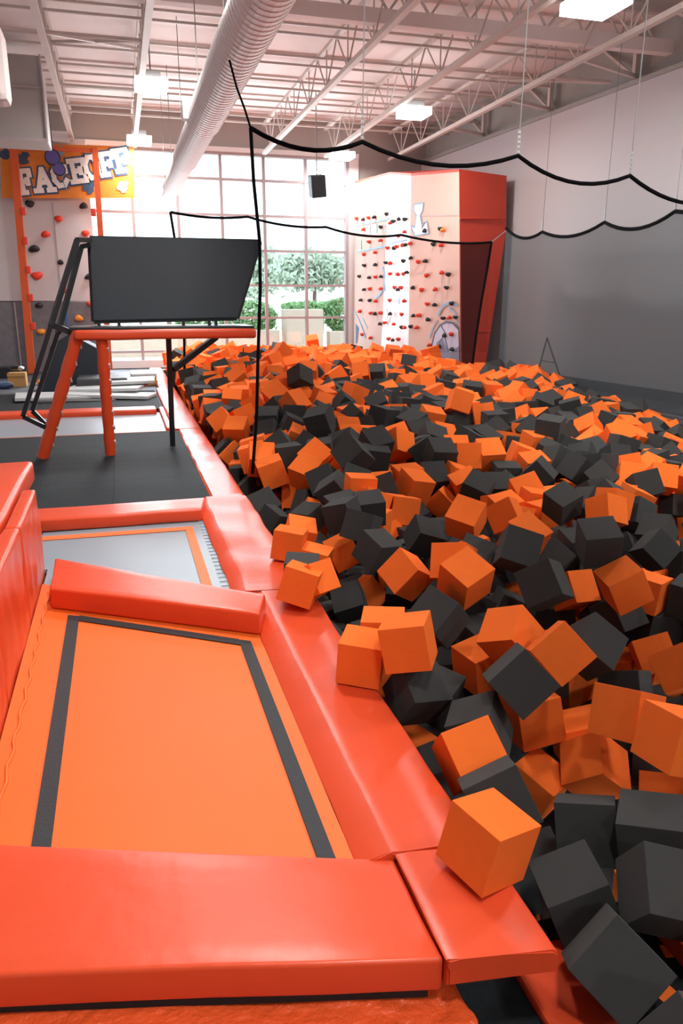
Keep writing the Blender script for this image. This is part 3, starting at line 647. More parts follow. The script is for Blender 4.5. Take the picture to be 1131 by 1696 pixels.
def T3(x, y): return (575 + x / 5.655, 460 + y / 5.655)
TH_ = [T2(*p) + (c,) for p, c in (((98, 238), 'r'), ((157, 243), 'k'), ((208, 232), 'r'), ((263, 222), 'k'), ((376, 198), 'k'), ((415, 277), 'r'), ((440, 268), 'k'), ((493, 242), 'k'), ((550, 247), 'k'), ((160, 338), 'r'), ((322, 321), 'k'), ((550, 360), 'r'), ((490, 400), 'r'), ((735, 348), 'k'), ((882, 338), 'k'), ((905, 340), 'o'), ((213, 457), 'r'), ((320, 442), 'r'), ((383, 516), 'r'), ((447, 514), 'k'), ((475, 505), 'r'), ((530, 486), 'r'), ((555, 488), 'k'), ((600, 470), 'r'), ((815, 480), 'k'), ((888, 482), 'r'), ((163, 573), 'r'), ((270, 553), 'r'), ((167, 679), 'k'), ((270, 669), 'k'), ((370, 654), 'k'), ((412, 654), 'r'), ((535, 637), 'k'), ((605, 605), 'k'), ((675, 645), 'r'), ((742, 632), 'k'), ((120, 780), 'k'), ((213, 788), 'k'), ((270, 788), 'r'), ((325, 778), 'k'), ((413, 758), 'r'), ((485, 755), 'r'), ((538, 756), 'r'), ((568, 740), 'k'), ((750, 770), 'r'), ((895, 740), 'r'), ((955, 762), 'k'))]
TH_ += [T3(*p) + (c,) for p, c in (((165, 108), 'k'), ((218, 107), 'r'), ((322, 103), 'r'), ((452, 92), 'r'), ((485, 110), 'k'), ((515, 92), 'r'), ((622, 90), 'k'), ((703, 115), 'r'), ((832, 108), 'r'), ((940, 98), 'k'), ((135, 207), 'k'), ((218, 215), 'k'), ((273, 218), 'r'), ((408, 215), 'r'), ((545, 217), 'r'), ((757, 247), 'r'), ((828, 248), 'k'), ((988, 240), 'k'), ((125, 313), 'r'), ((226, 333), 'r'), ((267, 335), 'k'), ((320, 330), 'r'), ((410, 337), 'k'), ((520, 343), 'r'), ((628, 353), 'k'), ((680, 355), 'r'), ((765, 388), 'k'), ((905, 380), 'k'), ((965, 370), 'r'), ((1025, 372), 'k'), ((318, 431), 'k'), ((360, 425), 'r'), ((447, 432), 'r'), ((522, 464), 'k'), ((547, 464), 'r'), ((602, 460), 'k'), ((660, 463), 'r'), ((147, 533), 'r'), ((225, 560), 'r'), ((397, 575), 'r'), ((437, 580), 'k'), ((490, 578), 'r'), ((920, 535), 'k'), ((985, 530), 'r'), ((778, 627), 'r'), ((868, 645), 'k'), ((990, 665), 'k'))]
for i, (x, y, c) in enumerate(TH_): hold(onf(x, y, .03), (0, -1, 0), .052 if x < 690 else .056, M['hold_' + c], t, i)
PL = [0]
def stroke(pts, w, m, name='painted_mark'):
    bm = bmesh.new(); PL[0] += 1
    for n_, (a, b) in enumerate(zip(pts, pts[1:])):
        lift = .004 + .0004 * (n_ % 5) + .0015 * (PL[0] % 5)
        p, q = onf(*a, lift), onf(*b, lift); n = FAC[0 if a[0] < 640 else (1 if a[0] < 678 else 2)][1]
        d = (q - p).normalized(); s = d.cross(n).normalized() * w; p -= d * w * .5; q += d * w * .5
        v = [bm.verts.new(k) for k in (p + s, q + s, q - s, p - s)]; u = [bm.verts.new(k.co + n * .003) for k in v]
        bm.faces.new(v); bm.faces.new(u[::-1])
        for i in range(4): bm.faces.new((v[i], v[(i + 1) % 4], u[(i + 1) % 4], u[i]))
    child(name, bm, M[m], t)
def area(pts, m, lift=.003):
    bm = bmesh.new(); v = [bm.verts.new(onf(*p, lift)) for p in pts]; u = [bm.verts.new(k.co + FAC[2][1] * .002) for k in v]; bm.faces.new(v); bm.faces.new(u[::-1])
    for i in range(len(v)): bm.faces.new((v[i], v[(i + 1) % len(v)], u[(i + 1) % len(v)], u[i]))
    child('painted_area', bm, M[m], t)
# faded letters in pale blue outline
stroke([T2(80, 305), T2(385, 240)], .02, 'blue_l'); stroke([T2(100, 545), T2(360, 497)], .02, 'blue_l'); stroke([T2(400, 470), T2(560, 440)], .015, 'blue_l')
for (x, y, s) in ((130, 480, 45), (215, 340, 38), (275, 335, 38), (425, 300, 40), (510, 320, 40)): stroke([T2(x, y - s), T2(x, y + s)], .014, 'blue_l')
stroke([T2(345, 300), T2(378, 310), T2(385, 335), T2(360, 356), T2(335, 345)], .012, 'blue_l')
area([T2(625, 105), T2(712, 92), T2(705, 165), T2(682, 205), T2(700, 340), T2(745, 270), T2(765, 375), T2(640, 398), T2(600, 310), T2(632, 330), T2(645, 205), T2(625, 165)], 'white')
stroke([T2(625, 105), T2(712, 92), T2(705, 165), T2(682, 205), T2(700, 310), T2(715, 275), T2(745, 265), T2(765, 375), T2(632, 400), T2(600, 335), T2(605, 305), T2(635, 320), T2(648, 205), T2(625, 165), T2(625, 105)], .014, 'blue_l')
stroke([T2(330, 700), T2(350, 745), T2(345, 830), T2(350, 900), T3(330, 120), T3(300, 165), T3(265, 185)], .03, 'blue_l')
stroke([T3(490, 200), T3(485, 240)], .03, 'blue_l'); stroke([T3(375, 290), T3(385, 350), T3(370, 400)], .02, 'blue_l')
stroke([T3(70, 320), T3(100, 380), T3(130, 450), T3(170, 560)], .022, 'blue_l'); stroke([T3(140, 380), T3(185, 470)], .02, 'blue_l')
area([T3(80, 430), T3(110, 470), T3(95, 615), T3(80, 615)], 'blue_d')
area([T3(800, 770), T3(790, 640), T3(820, 520), T3(870, 445), T3(930, 415), T3(990, 425), T3(1040, 480), T3(1050, 770)], 'lilac')
area([T3(815, 780), T3(815, 680), T3(845, 600), T3(890, 565), T3(930, 650), T3(960, 700), T3(1048, 640), T3(1050, 780)], 'slate', .006)
stroke([T3(790, 720), T3(790, 640), T3(820, 520), T3(870, 445), T3(930, 415), T3(990, 425), T3(1040, 480)], .02, 'blue_d')
stroke([T3(880, 450), T3(920, 520), T3(870, 600), T3(820, 700)], .014, 'blue_d'); stroke([T3(915, 560), T3(950, 690)], .014, 'blue_d')
stroke([T3(850, 350), T3(890, 270), T3(960, 230), T3(1030, 260)], .028, 'blue_l'); stroke([T3(840, 400), T3(800, 470), T3(775, 560)], .018, 'blue_l'); stroke([T3(950, 280), T3(1010, 330), T3(1035, 430)], .02, 'blue_l')
stroke([T2(1035, 205), T2(620, 212)], .006, 'mullion', 'panel_seam'); stroke([T2(885, 750), T3(885, 250)], .006, 'mullion', 'panel_seam'); stroke([T2(640, 750), T2(780, 745)], .006, 'mullion', 'panel_seam')

# ------------------------------------------------------------------ nets
def scallop(pk, sag, n=9):
    pts = []
    for (a, b), s in zip(zip(pk, pk[1:]), sag):
        for k in range(n):
            u = k / n; p = a.lerp(b, u); p.z -= 4 * s * u * (1 - u); pts.append(p)
    pts.append(pk[-1]); return pts
def sheet(top, zb, m, name, par):
    bm = bmesh.new(); R = 8
    cols = [[bm.verts.new((p.x, p.y, p.z + (zb - p.z) * j / R)) for j in range(R + 1)] for p in top]
    for a, b in zip(cols, cols[1:]):
        for j in range(R): bm.faces.new((a[j], a[j + 1], b[j + 1], b[j]))
    me = bpy.data.meshes.new(name); bm.to_mesh(me); bm.free(); me.materials.append(m); o = bpy.data.objects.new(name, me); C.objects.link(o); o.parent = par; o.location = -parent_world(par); return o
YN = 6.6
t = thing('safety_net', 'near black-edged safety net hung across the foam pit', 'net', 'safety nets round the foam pit', (1.1, YN, 0))
pk = [ony(x, y, YN + .0) for x, y in ((415, 212), (600, 235), (858, 258), (1043, 291), (1190, 335))]
top = scallop(pk, [.11, .13, .14, .10])
bm = bmesh.new(); tube(bm, top, .0185, n=8); child('top_rope', bm, M['rope'], t, smooth=True)
bm = bmesh.new(); tube(bm, [ony(415, 212, YN), ony(420, 300, YN), ony(430, 400, YN), ony(431, 480, YN), ony(427, 600, YN), ony(425, 690, YN - .05), ony(418, 785, YN - .1)], .0145, n=8); child('edge_rope', bm, M['rope'], t, smooth=True)
sheet(top, .42, M['net'], 'mesh_sheet', t)
t2 = t
def wires(pts, nm, par):
    for p, topz in pts:
        bm = bmesh.new(); bar(bm, p, Vector((p.x + .03, p.y, topz)), .005, n=5); child('hanger_wire', bm, M['wire'], par)
        bm = bmesh.new()
        for k in range(5): box(bm, p.x - .012, p.x + .012, p.y - .006, p.y + .006, p.z + .02 + k * .04, p.z + .045 + k * .04)
        child('chain', bm, M['metal_g'], par)
wires([(p, 5.6) for p in pk[1:4]], 'w', t)
bm = bmesh.new(); tube(bm, [ony(415, 212, YN), ony(405, 180, YN + .1), ony(392, 145, YN + .2), ony(380, 100, YN + .3)], .009, n=6); child('tie_rope', bm, M['rope'], t)
YF = 13.9
t = thing('safety_net', 'far safety net crossing in front of the window and climbing tower', 'net', 'safety nets round the foam pit', (4, YF, 0))
pk = [ony(x, y, YF) for x, y in ((282, 351), (410, 359), (540, 376), (664, 389), (814, 401))]
top = scallop(pk, [.05, .06, .08, .07])
bm = bmesh.new(); tube(bm, top, .021, n=8); child('top_rope', bm, M['rope'], t, smooth=True)
sheet(top, .55, M['net'], 'mesh_sheet', t)
bm = bmesh.new(); tube(bm, [ony(282, 351, YF), ony(290, 400, YF), ony(300, 480, YF), ony(305, 560, YF), ony(306, 640, YF)], .022, n=8); child('edge_rope', bm, M['rope'], t, smooth=True)
bm = bmesh.new(); tube(bm, [ony(814, 401, YF), ony(806, 450, YF), ony(797, 500, YF), ony(788, 560, YF), ony(781, 612, YF)], .024, n=8); child('edge_rope', bm, M['rope'], t, smooth=True)
bm = bmesh.new(); q = [ony(*p, YF + .03) for p in ((763, 403), (812, 402), (797, 500), (788, 560), (781, 606), (765, 606))]; slab(bm, q, Vector((0, 1, 0)), .001)
bmesh.ops.delete(bm, geom=[f for f in bm.faces if f.calc_area() < .02 or f.normal.y > .5], context='FACES_ONLY'); child('dense_mesh', bm, M['net_dark'], t)
bm = bmesh.new(); bar(bm, ony(814, 401, YF), ony(838, 382, YF), .01, n=6); child('tie_strap', bm, M['metal_g'], t)
def nx_(Y): return 7.18 + (13.9 - Y) * .05
def onn(x, y):
    d = ray(x, y); # plane X = 7.18 + (13.9 - Y)*.05
    k = (7.18 + 13.9 * .05) / (d.x + .05 * d.y); return EYE + d * k
t = thing('safety_net', 'grey side safety net hanging along the right wall', 'net', 'safety nets round the foam pit', (7.3, 10, 0))
pk = [onn(x, y) for x, y in ((838, 378), (898, 384), (1001, 368), (1118, 350))]
pk.append(Vector((nx_(6.2), 6.2, pk[-1].z + .05))); pk.append(Vector((nx_(4.2), 4.2, pk[-1].z)))
top = scallop(pk, [.14, .14, .16, .16, .16])
bm = bmesh.new(); tube(bm, top, .027, n=8); child('top_rope', bm, M['rope'], t, smooth=True)
sheet(top, .0, M['net_side'], 'mesh_sheet', t)
wires([(p, 5.6) for p in pk[1:4]], 'w', t)
bm = bmesh.new(); pts = [onn(888, 560), onn(872, 618)]; a, b, c = onn(888, 560), onn(872, 622), onn(913, 636)
for p in (a, b, c): p.x += .22
tube(bm, [b, a, c], .018, n=6); bar(bm, a.lerp(b, .6), a.lerp(c, .55), .010, n=6)
tag(obj('easel_stand', bm, M['steel_k']), 'thin black A-shaped stand behind the grey side net', 'stand')

# ------------------------------------------------------------------ the foam cubes
# resting place of every cube: x, y, z in mm, quaternion w, x, y, z in 1/999, edge in mm (minus = charcoal)
CUBES = [
    783,3494,127,147,-212,-964,42,176, 887,4249,98,78,-209,-974,24,177, 1064,5751,-184,276,-366,-886,53,-179, 834,3702,103,27,-143,-988,-29,-177, 873,3553,119,223,-756,424,444,161,
    1027,4197,-15,92,-237,-966,-13,180, 1324,4619,-114,716,-666,-134,-155,179, 1349,3966,103,209,-526,-822,-36,-180, 1290,4484,184,138,355,923,-19,-181, 1335,4229,171,135,-337,-920,138,-181,
    1507,4599,177,988,130,-48,-46,-181, 1610,4776,23,35,-324,-944,26,180, 1358,3514,112,601,-119,-484,624,180, 1367,4217,-274,311,618,711,115,178, 1195,4002,-224,466,-262,-374,-757,-179,
    1460,3840,-101,150,121,394,898,-179, 997,2837,118,6,191,980,-4,181, 856,2683,104,32,-241,-969,-29,179, 995,2533,219,94,256,960,-52,181, 1312,2967,104,242,-395,13,-885,-180,
    1478,3052,245,80,-535,-800,-253,181, 1545,3330,219,10,-382,-887,255,181, 1731,4187,85,275,-705,-651,-43,-180, 1856,3862,282,30,390,860,325,181, 2428,5521,-82,36,-454,-551,-698,179,
    2278,4163,182,199,337,884,-251,181, 2005,3447,278,172,-503,-821,-204,181, 1841,3220,296,359,-772,-414,-320,-181, 1840,2952,210,673,7,-553,490,-181, 2235,3122,336,974,158,-76,-140,-181,
    2895,3993,210,83,583,760,-273,181, 3144,4272,174,49,-615,-759,205,181, 2731,4243,214,37,-590,-763,-259,-181, 3058,3704,30,483,-811,-240,-220,-180, 3210,3888,73,23,-904,-260,-335,-180,
    2275,2949,165,150,747,619,184,181, 2318,3422,-45,450,-886,-62,87,180, 1510,2657,122,304,403,843,180,181, 1592,2403,153,140,308,456,-822,180, 1320,2232,160,439,132,-572,679,-181,
    1825,2528,90,358,104,408,-832,-180, 2399,3124,-79,411,-635,242,-606,-179, 2276,3531,-254,569,-617,315,-441,-178, 2471,2913,-221,441,-864,70,-230,179, 2310,2552,-99,372,-126,-376,-838,179,
    2028,2534,-156,51,441,861,-246,-179, 1642,2034,78,34,-545,-803,234,180, 1632,1765,142,59,-690,-703,156,181, 1731,1877,-213,282,-890,304,-183,179, 1045,2054,5,908,-403,-101,-18,180,
    851,1546,104,105,-558,-820,52,173, 1022,1805,14,50,217,498,-837,-180, 1412,2218,-298,170,-476,-858,-73,178, 1600,2125,-194,818,-186,-373,394,179, 1292,1723,-91,11,294,926,-232,-179,
    1415,1581,-33,81,344,934,-26,-180, 1131,1528,-131,147,761,618,127,-179, 1295,1378,-28,190,685,551,-436,-180, 1087,1281,-111,173,298,365,-864,-179, 4355,5096,-143,58,706,685,-165,-179,
    1782,3587,130,234,-920,300,84,-181, 1200,2715,-141,85,-379,-917,-79,-179, 1042,2544,-19,115,-29,-481,-867,-179, 1181,2259,-33,221,287,930,-32,-180, 1018,4549,52,111,-66,-978,-159,180,
    1285,5413,-95,95,438,883,134,-179, 1035,1410,-380,706,386,479,348,-179, 1048,1714,-426,581,287,-626,432,177, 1012,1760,-255,992,-72,-84,43,-179, 1449,2344,-73,993,-76,-72,-22,181,
    1029,2371,-301,32,-775,629,-39,-184, 1468,2833,-92,625,-39,-79,774,184, 1040,2181,-301,672,41,-736,45,-180, 1028,2568,-315,645,126,-743,119,176, 1046,2327,-481,575,-530,411,-466,-179,
    1448,1444,-363,725,675,-87,-100,182, 1020,2782,-298,724,20,-83,683,-177, 2176,5503,70,773,171,-609,-35,217, 1790,5918,261,781,-107,373,-487,-229, 1027,933,1,660,-553,-278,-423,-176,
    2679,3156,-182,555,-424,527,483,-180, 1827,7154,370,941,118,-163,-268,-238, 1194,6410,58,134,-673,721,-87,227, 1688,2348,-219,554,-519,525,382,185, 2600,3170,11,657,-352,-578,-329,178,
    1459,6186,83,485,-611,64,621,228, 2585,5955,223,610,-397,-341,-593,-219, 2593,5222,82,717,-89,539,431,-206, 1006,3544,-390,33,-562,66,-822,-182, 2441,3820,-25,783,-215,387,-435,-188,
    1015,3750,-385,324,-300,-570,-692,-188, 1903,2793,-207,107,747,93,-648,184, 3676,5520,117,701,-528,-357,-318,-219, 1903,5021,25,533,-526,-379,542,202, 3945,4981,83,850,498,-162,-38,-205,
    2355,6395,238,130,201,-928,282,228, 2786,3063,-9,645,-298,-609,-351,-182, 3069,5990,185,347,581,-656,332,221, 3921,6403,314,233,294,-607,-700,-233, 1047,6032,-161,183,646,-602,430,-220,
    1203,8588,75,329,-701,-39,631,245, 1150,6699,115,611,-369,-280,-641,231, 2840,5994,193,521,458,441,-568,226, 3711,8038,381,86,168,118,974,242, 2122,6326,270,877,-460,-111,71,-227,
    1524,5533,71,156,509,-730,-427,-212, 4196,5105,95,192,-566,491,-632,201, 2313,10166,504,400,537,-26,-741,-252, 1043,2793,-475,167,-652,-77,-735,180, 3351,4298,75,208,517,-61,-827,-189,
    1249,1669,-363,230,657,70,713,-183, 2442,5762,60,23,-16,-356,933,-215, 3317,5545,89,723,-507,468,19,-213, 1651,5272,143,55,6,-705,706,206, 2044,6104,175,380,550,491,-557,-229,
    1276,1953,-422,303,-551,-528,-568,-178, 1810,3209,-34,468,651,525,282,-185, 2708,7821,270,231,-740,-159,-609,-239, 3684,5231,93,897,-349,-264,-30,-206, 1074,4563,-448,38,894,-120,428,-192,
    2914,5025,84,221,707,-380,-552,210, 4824,6570,176,751,260,551,251,228, 1016,2984,-200,130,698,-175,-680,181, 1546,5932,47,413,285,-794,-340,-220, 1398,6696,121,534,502,480,-480,-238,
    1128,4201,-413,30,991,-82,96,-195, 1069,7026,-270,325,254,-612,673,-233, 1093,6102,-407,302,-700,548,342,-228, 1602,6433,150,348,-877,-224,-241,229, 1824,8344,390,321,-113,399,-850,243,
    1021,1978,-282,531,476,-575,-399,-177, 1566,3040,-72,456,529,-507,503,-178, 1080,2113,-479,120,49,720,680,-178, 4050,5317,55,314,-448,792,266,211, 3673,5851,119,67,874,121,464,-222,
    3125,5755,45,111,4,-49,992,-214, 4898,7209,145,360,-420,824,-118,236, 2640,5513,47,652,-521,357,418,209, 1094,8959,115,335,-390,206,-831,241, 2897,9544,329,793,-142,141,-573,250,
    2660,3926,18,630,774,-54,-6,-185, 1482,8115,247,476,452,-666,352,-246, 3923,5561,122,629,473,-468,-400,-219, 3423,5821,88,715,66,-126,683,220, 1432,7881,132,271,829,408,-267,-237,
    1900,5498,66,626,-34,-232,-742,-213, 1072,1921,-455,472,-640,-435,420,-182, 1781,9124,395,493,66,-423,756,248, 2913,6918,175,741,265,-44,614,-240, 3702,8049,166,78,850,82,513,-243,
    4714,6355,99,154,-78,-983,37,-229, 1920,2122,-214,701,53,-703,100,-177, 2109,7196,233,219,-628,-230,709,236, 3353,8008,207,122,-629,-60,764,242, 2823,5335,42,10,593,-341,728,-207,
    2826,4592,29,740,-44,670,2,197, 2608,4773,39,381,518,-587,490,196, 1586,3235,9,433,614,604,264,-183, 3770,6400,170,757,-649,24,57,224, 2868,4808,58,760,-38,-644,-59,198,
    2420,3093,-379,189,290,-711,-611,179, 3403,3775,-132,527,-534,-361,553,-181, 3451,6086,123,565,115,813,-65,225, 1356,3101,-242,462,547,512,-473,-181, 3981,7965,220,544,466,278,-638,242,
    1422,6420,-184,261,-439,527,-677,225, 4428,6062,60,294,-584,650,385,-223, 2952,7548,222,720,-454,354,-386,-245, 5244,6466,57,808,71,-582,42,-224, 1081,7364,-200,90,-34,36,994,-242,
    1106,8213,-147,225,-283,735,573,246, 1692,7833,203,331,421,596,-596,-247, 1347,8976,159,965,-159,-181,93,251, 3544,4579,85,832,12,-548,-67,192, 2562,6212,198,176,-463,-582,-643,-227,
    1351,9996,236,319,538,-409,-663,249, 5138,10082,241,488,541,-532,429,257, 3009,8865,255,210,-833,-101,499,-251, 3457,6865,137,832,-468,-194,222,-240, 1440,6049,-176,266,745,-608,-49,-222,
    3109,4510,103,153,915,25,-370,-193, 3636,11589,415,811,-216,186,509,255, 3981,7666,184,529,-524,-490,452,-242, 3173,4172,-139,44,-716,464,518,-193, 1735,12150,306,405,363,286,788,265,
    1404,7029,144,514,-642,566,33,-235, 5106,7900,262,429,671,262,-543,-241, 3756,7151,152,155,-863,-205,432,-242, 5145,8660,204,565,276,777,-9,-246, 1137,7027,77,134,134,981,-21,237,
    4259,10473,307,226,633,-140,-726,257, 4074,6071,79,166,-873,389,-238,-228, 1075,2583,-490,507,-419,-563,-499,183, 2300,2629,-361,38,-5,998,0,-184, 3200,6697,174,59,853,-461,-232,-232,
    3952,11755,368,826,95,-218,509,-258, 2219,5763,71,4,718,694,34,221, 4023,6889,196,571,664,465,-124,-234, 4424,5541,59,114,-482,36,-867,211, 1100,8877,-424,604,-455,444,479,-244,
    2930,7241,170,211,-971,13,-106,-239, 1765,8071,281,584,508,513,368,-247, 1531,9303,252,223,112,964,-79,253, 2684,9282,225,136,677,-645,-323,-246, 2364,7803,256,32,348,162,-922,-243,
    1048,6378,-475,352,-401,645,545,-230, 2552,9800,264,231,443,585,637,248, 1451,5043,64,559,443,452,534,-207, 2952,14559,554,149,-576,-721,353,286, 5576,7771,96,448,414,640,-464,-235,
    4848,10104,243,660,204,722,-17,-252, 1620,7241,174,516,-249,570,587,234, 3289,11797,336,639,283,396,594,267, 1088,9586,115,149,-720,675,35,-250, 1240,1200,-366,506,-358,-601,-502,179,
    1940,3744,-106,179,-17,-633,752,-187, 1066,3947,-432,994,-60,-68,50,-185, 1731,5727,74,207,109,-367,899,-216, 1503,4761,-418,404,-397,582,-582,-202, 1075,9954,109,207,-654,654,315,258,
    2090,3714,57,818,-21,571,-59,-183, 4190,5576,88,588,331,-461,574,220, 1095,8568,-157,301,-665,-638,243,-249, 1970,6607,194,409,221,870,160,-233, 4568,7196,80,565,-756,-310,-105,-238,
    1077,7334,-441,674,5,-3,738,-244, 1095,8085,-475,989,83,-113,8,247, 2663,5729,51,57,-573,-8,816,220, 6251,8427,91,72,-678,-123,720,-242, 6208,14926,451,41,-789,595,-140,280,
    4343,6304,68,524,846,-33,79,-233, 2565,13386,462,795,533,48,282,276, 3984,14028,392,105,508,-482,705,275, 4819,8722,211,922,185,-337,21,241, 1301,15139,408,548,48,-361,-752,289,
    1661,6943,133,40,469,751,461,-238, 4710,5866,42,557,-487,391,-546,-218, 6568,8627,88,551,11,596,-582,-247, 4182,9847,250,109,168,665,-718,252, 2410,12580,302,882,463,50,49,270,
    2709,11317,457,427,499,-695,290,269, 3749,6129,120,272,256,-485,-790,-229, 3318,8661,248,6,-658,37,751,-247, 4469,5063,84,573,733,48,360,204, 4563,8085,128,252,-289,-254,887,245,
    1120,13599,247,82,-232,-663,706,-278, 3340,4771,105,670,349,344,-556,-200, 3311,8947,255,221,740,84,629,-250, 2473,9470,195,591,409,691,64,248, 1397,11705,215,743,-76,-185,-637,-267,
    5009,13139,387,396,898,-112,-147,-268, 1452,1885,-381,765,31,633,-105,-177, 1111,10312,-177,379,484,-505,605,260, 4060,6343,113,428,-717,-360,-413,-234, 5872,7501,22,302,-739,77,-596,-244,
    2872,6288,170,636,-233,681,-274,228, 5626,9246,162,734,218,61,-638,-242, 2064,4193,17,415,626,-637,-166,-189, 5050,7598,172,239,593,742,-194,-244, 5582,8057,132,259,-505,221,-792,246,
    5139,6131,-1,737,-536,-179,-368,-220, 1200,7298,98,135,111,983,-45,242, 6182,7360,-64,67,-411,-389,-820,-233, 1898,2323,-203,484,-488,-522,-503,-185, 2460,3295,-192,733,631,-72,240,-180,
    2874,13333,390,155,-750,-160,622,268, 5088,6670,91,99,-139,185,-967,239, 3645,8596,252,0,-787,608,97,-245, 1860,10771,289,400,479,-550,-553,262, 5604,15599,430,48,-43,-597,-798,291,
    3322,4550,123,445,-272,522,673,-192, 5771,11066,251,624,-530,357,448,260, 1682,8480,310,266,-137,432,-850,-246, 1238,1439,-373,34,-48,51,996,-178, 1144,10195,-413,976,11,-169,-128,251,
    4793,7496,153,411,632,-507,414,-235, 1091,11939,131,234,-587,-741,-223,-261, 5613,7505,76,20,-137,821,-553,234, 1706,6671,151,808,-28,-94,580,-231, 1496,10245,265,577,-434,504,472,252,
    1100,11420,162,460,524,496,515,-267, 1121,10287,174,701,222,647,-199,-255, 4097,10801,273,200,135,-474,-846,255, 4665,5350,-409,117,688,51,713,213, 1676,5050,71,310,-446,674,499,201,
    1258,2839,-461,710,19,701,47,-177, 2142,12928,284,423,651,10,-628,273, 4549,18545,529,972,199,-95,-68,292, 1095,6744,-410,880,-222,385,-163,239, 1646,2635,-61,651,42,-78,-752,-183,
    3176,7260,119,950,288,114,-11,234, 5428,9538,168,146,668,697,-210,247, 1115,12698,160,38,-563,229,-792,-261, 1141,5260,-459,365,-383,-700,-477,-213, 1439,2610,-277,614,28,-40,-786,-185,
    2164,3729,-165,823,173,535,-63,188, 2372,7498,203,600,513,313,-525,-242, 4800,8441,180,25,680,-729,62,-250, 5959,11738,294,445,877,74,-158,-268, 5054,14741,334,110,232,-593,762,274,
    1761,4989,-133,671,-456,43,581,210, 1058,14003,223,591,302,405,-627,278, 3757,6886,91,733,668,113,-38,239, 4224,7913,179,358,-566,-496,-551,-238, 7080,11178,90,174,-731,658,28,-263,
    1489,1631,-377,555,405,-583,431,179, 2143,5276,-170,225,-138,641,720,-209, 5403,7020,72,814,570,-18,102,234, 1911,15537,398,315,-758,228,521,286, 1862,2104,-394,494,529,-429,538,-179,
    1364,4464,-384,46,-134,972,180,-199, 1078,11147,60,623,45,-778,-56,257, 1669,13535,332,536,215,-368,728,-276, 1119,11265,-428,643,-116,746,123,253, 3758,6633,93,662,-60,746,6,-230,
    3331,12653,325,798,553,204,118,264, 5514,11546,250,720,-153,-266,-621,263, 5204,12169,279,69,-941,165,-283,263, 1437,5818,-219,550,264,761,217,223, 3402,10379,230,803,-22,-567,177,-258,
    3673,14525,360,205,790,357,452,279, 4541,10433,259,534,572,-436,441,-251, 1148,16746,348,227,-144,-958,-92,-285, 2635,7120,158,694,-456,364,420,234, 4013,10166,181,900,319,-83,-281,-252,
    4523,8467,136,257,627,-236,-696,-240, 5274,15804,437,231,536,628,-514,283, 4473,6561,85,857,204,421,-212,228, 6153,7653,-15,593,729,216,-262,-242, 4778,7801,151,463,-677,150,-551,-245,
    5958,9210,122,298,331,299,-843,251, 3681,10396,219,137,-786,-174,575,256, 6238,11427,255,165,-358,-77,915,265, 1430,14812,291,464,254,-847,8,283, 5797,6935,-67,80,804,-218,546,240,
    5489,9884,224,903,45,-416,82,250, 3721,10122,210,688,-61,27,721,-259, 1119,12597,-493,351,613,-606,-362,-272, 4834,9019,200,662,205,711,109,252, 1105,3110,-427,738,19,672,44,-184,
    4789,6916,53,930,37,-346,-111,235, 6445,12462,322,890,-221,126,375,-270, 5638,12984,331,542,225,-565,-579,267, 5560,11829,281,40,-252,-100,961,264, 4836,8132,100,664,195,-693,-195,237,
    4267,8462,204,364,524,215,738,-240, 5793,10078,198,221,644,-584,-440,-252, 6233,11091,232,647,-15,-642,-409,256, 5156,12738,295,23,-558,214,-801,272, 3647,8321,211,476,507,576,-428,-248,
    7078,11443,136,6,-223,213,-950,264, 3947,16510,357,654,148,714,195,289, 2348,4531,24,379,-518,-543,-540,-200, 6350,9093,84,50,159,689,704,-253, 5011,10763,210,592,-635,-428,248,262,
    5267,11846,224,409,631,474,456,-258, 1244,4975,-260,69,-873,271,-398,-210, 5968,8440,115,21,57,-24,-997,245, 1364,9632,115,91,28,-877,469,-244, 5141,9497,203,536,507,208,640,254,
    5302,10923,234,887,-226,336,-218,252, 5318,13688,451,176,405,-835,-325,267, 2639,3283,-363,349,-432,483,676,-179, 2630,6571,145,635,480,392,-459,-232, 1028,14921,158,546,-473,426,543,-283,
    4901,5659,16,248,702,-665,-22,-214, 1535,10561,244,181,-211,-398,873,259, 1916,4787,-157,712,698,44,38,-202, 6458,8073,-31,164,-15,-970,-171,243, 2338,10052,209,622,-444,250,593,249,
    2801,10357,281,562,366,-256,-695,-259, 1823,12882,334,115,578,804,-70,272, 1020,15221,197,5,5,-859,510,-279, 3694,5809,-158,535,468,-521,469,222, 2594,4538,-6,853,361,-106,-359,193,
    2010,6929,150,815,-557,-100,-113,-236, 2458,8227,236,560,-478,449,-504,237, 6350,9742,96,241,333,-336,-846,-252, 4808,16546,388,228,-302,898,220,291, 4335,14004,294,367,607,246,659,276,
    1850,6372,98,616,576,-526,101,225, 7000,12072,222,843,289,450,-14,261, 1152,9313,106,364,-489,-650,451,-250, 3637,12880,339,616,-721,177,258,-272, 2676,16442,407,348,-516,434,-650,280,
    1302,13265,212,211,-623,-751,-38,-272, 4747,14611,315,53,-698,-8,713,274, 5448,10239,212,922,316,-218,17,-254, 4596,12181,268,630,35,310,709,-270, 1678,13245,295,501,-459,-539,-495,272,
    2389,15397,334,656,-198,720,-99,-287, 4061,9159,239,90,124,-451,878,244, 1088,12884,-405,498,-491,-549,456,272, 1077,15002,-387,168,791,-66,-583,275, 1151,9452,-94,580,427,632,283,253,
    1126,11416,-158,372,815,439,-53,259, 7041,10352,-13,76,-370,111,-918,-251, 2984,12175,411,99,-353,-46,928,-264, 3448,11377,258,391,-403,-642,-521,261, 2178,14554,332,440,-393,-653,-472,281,
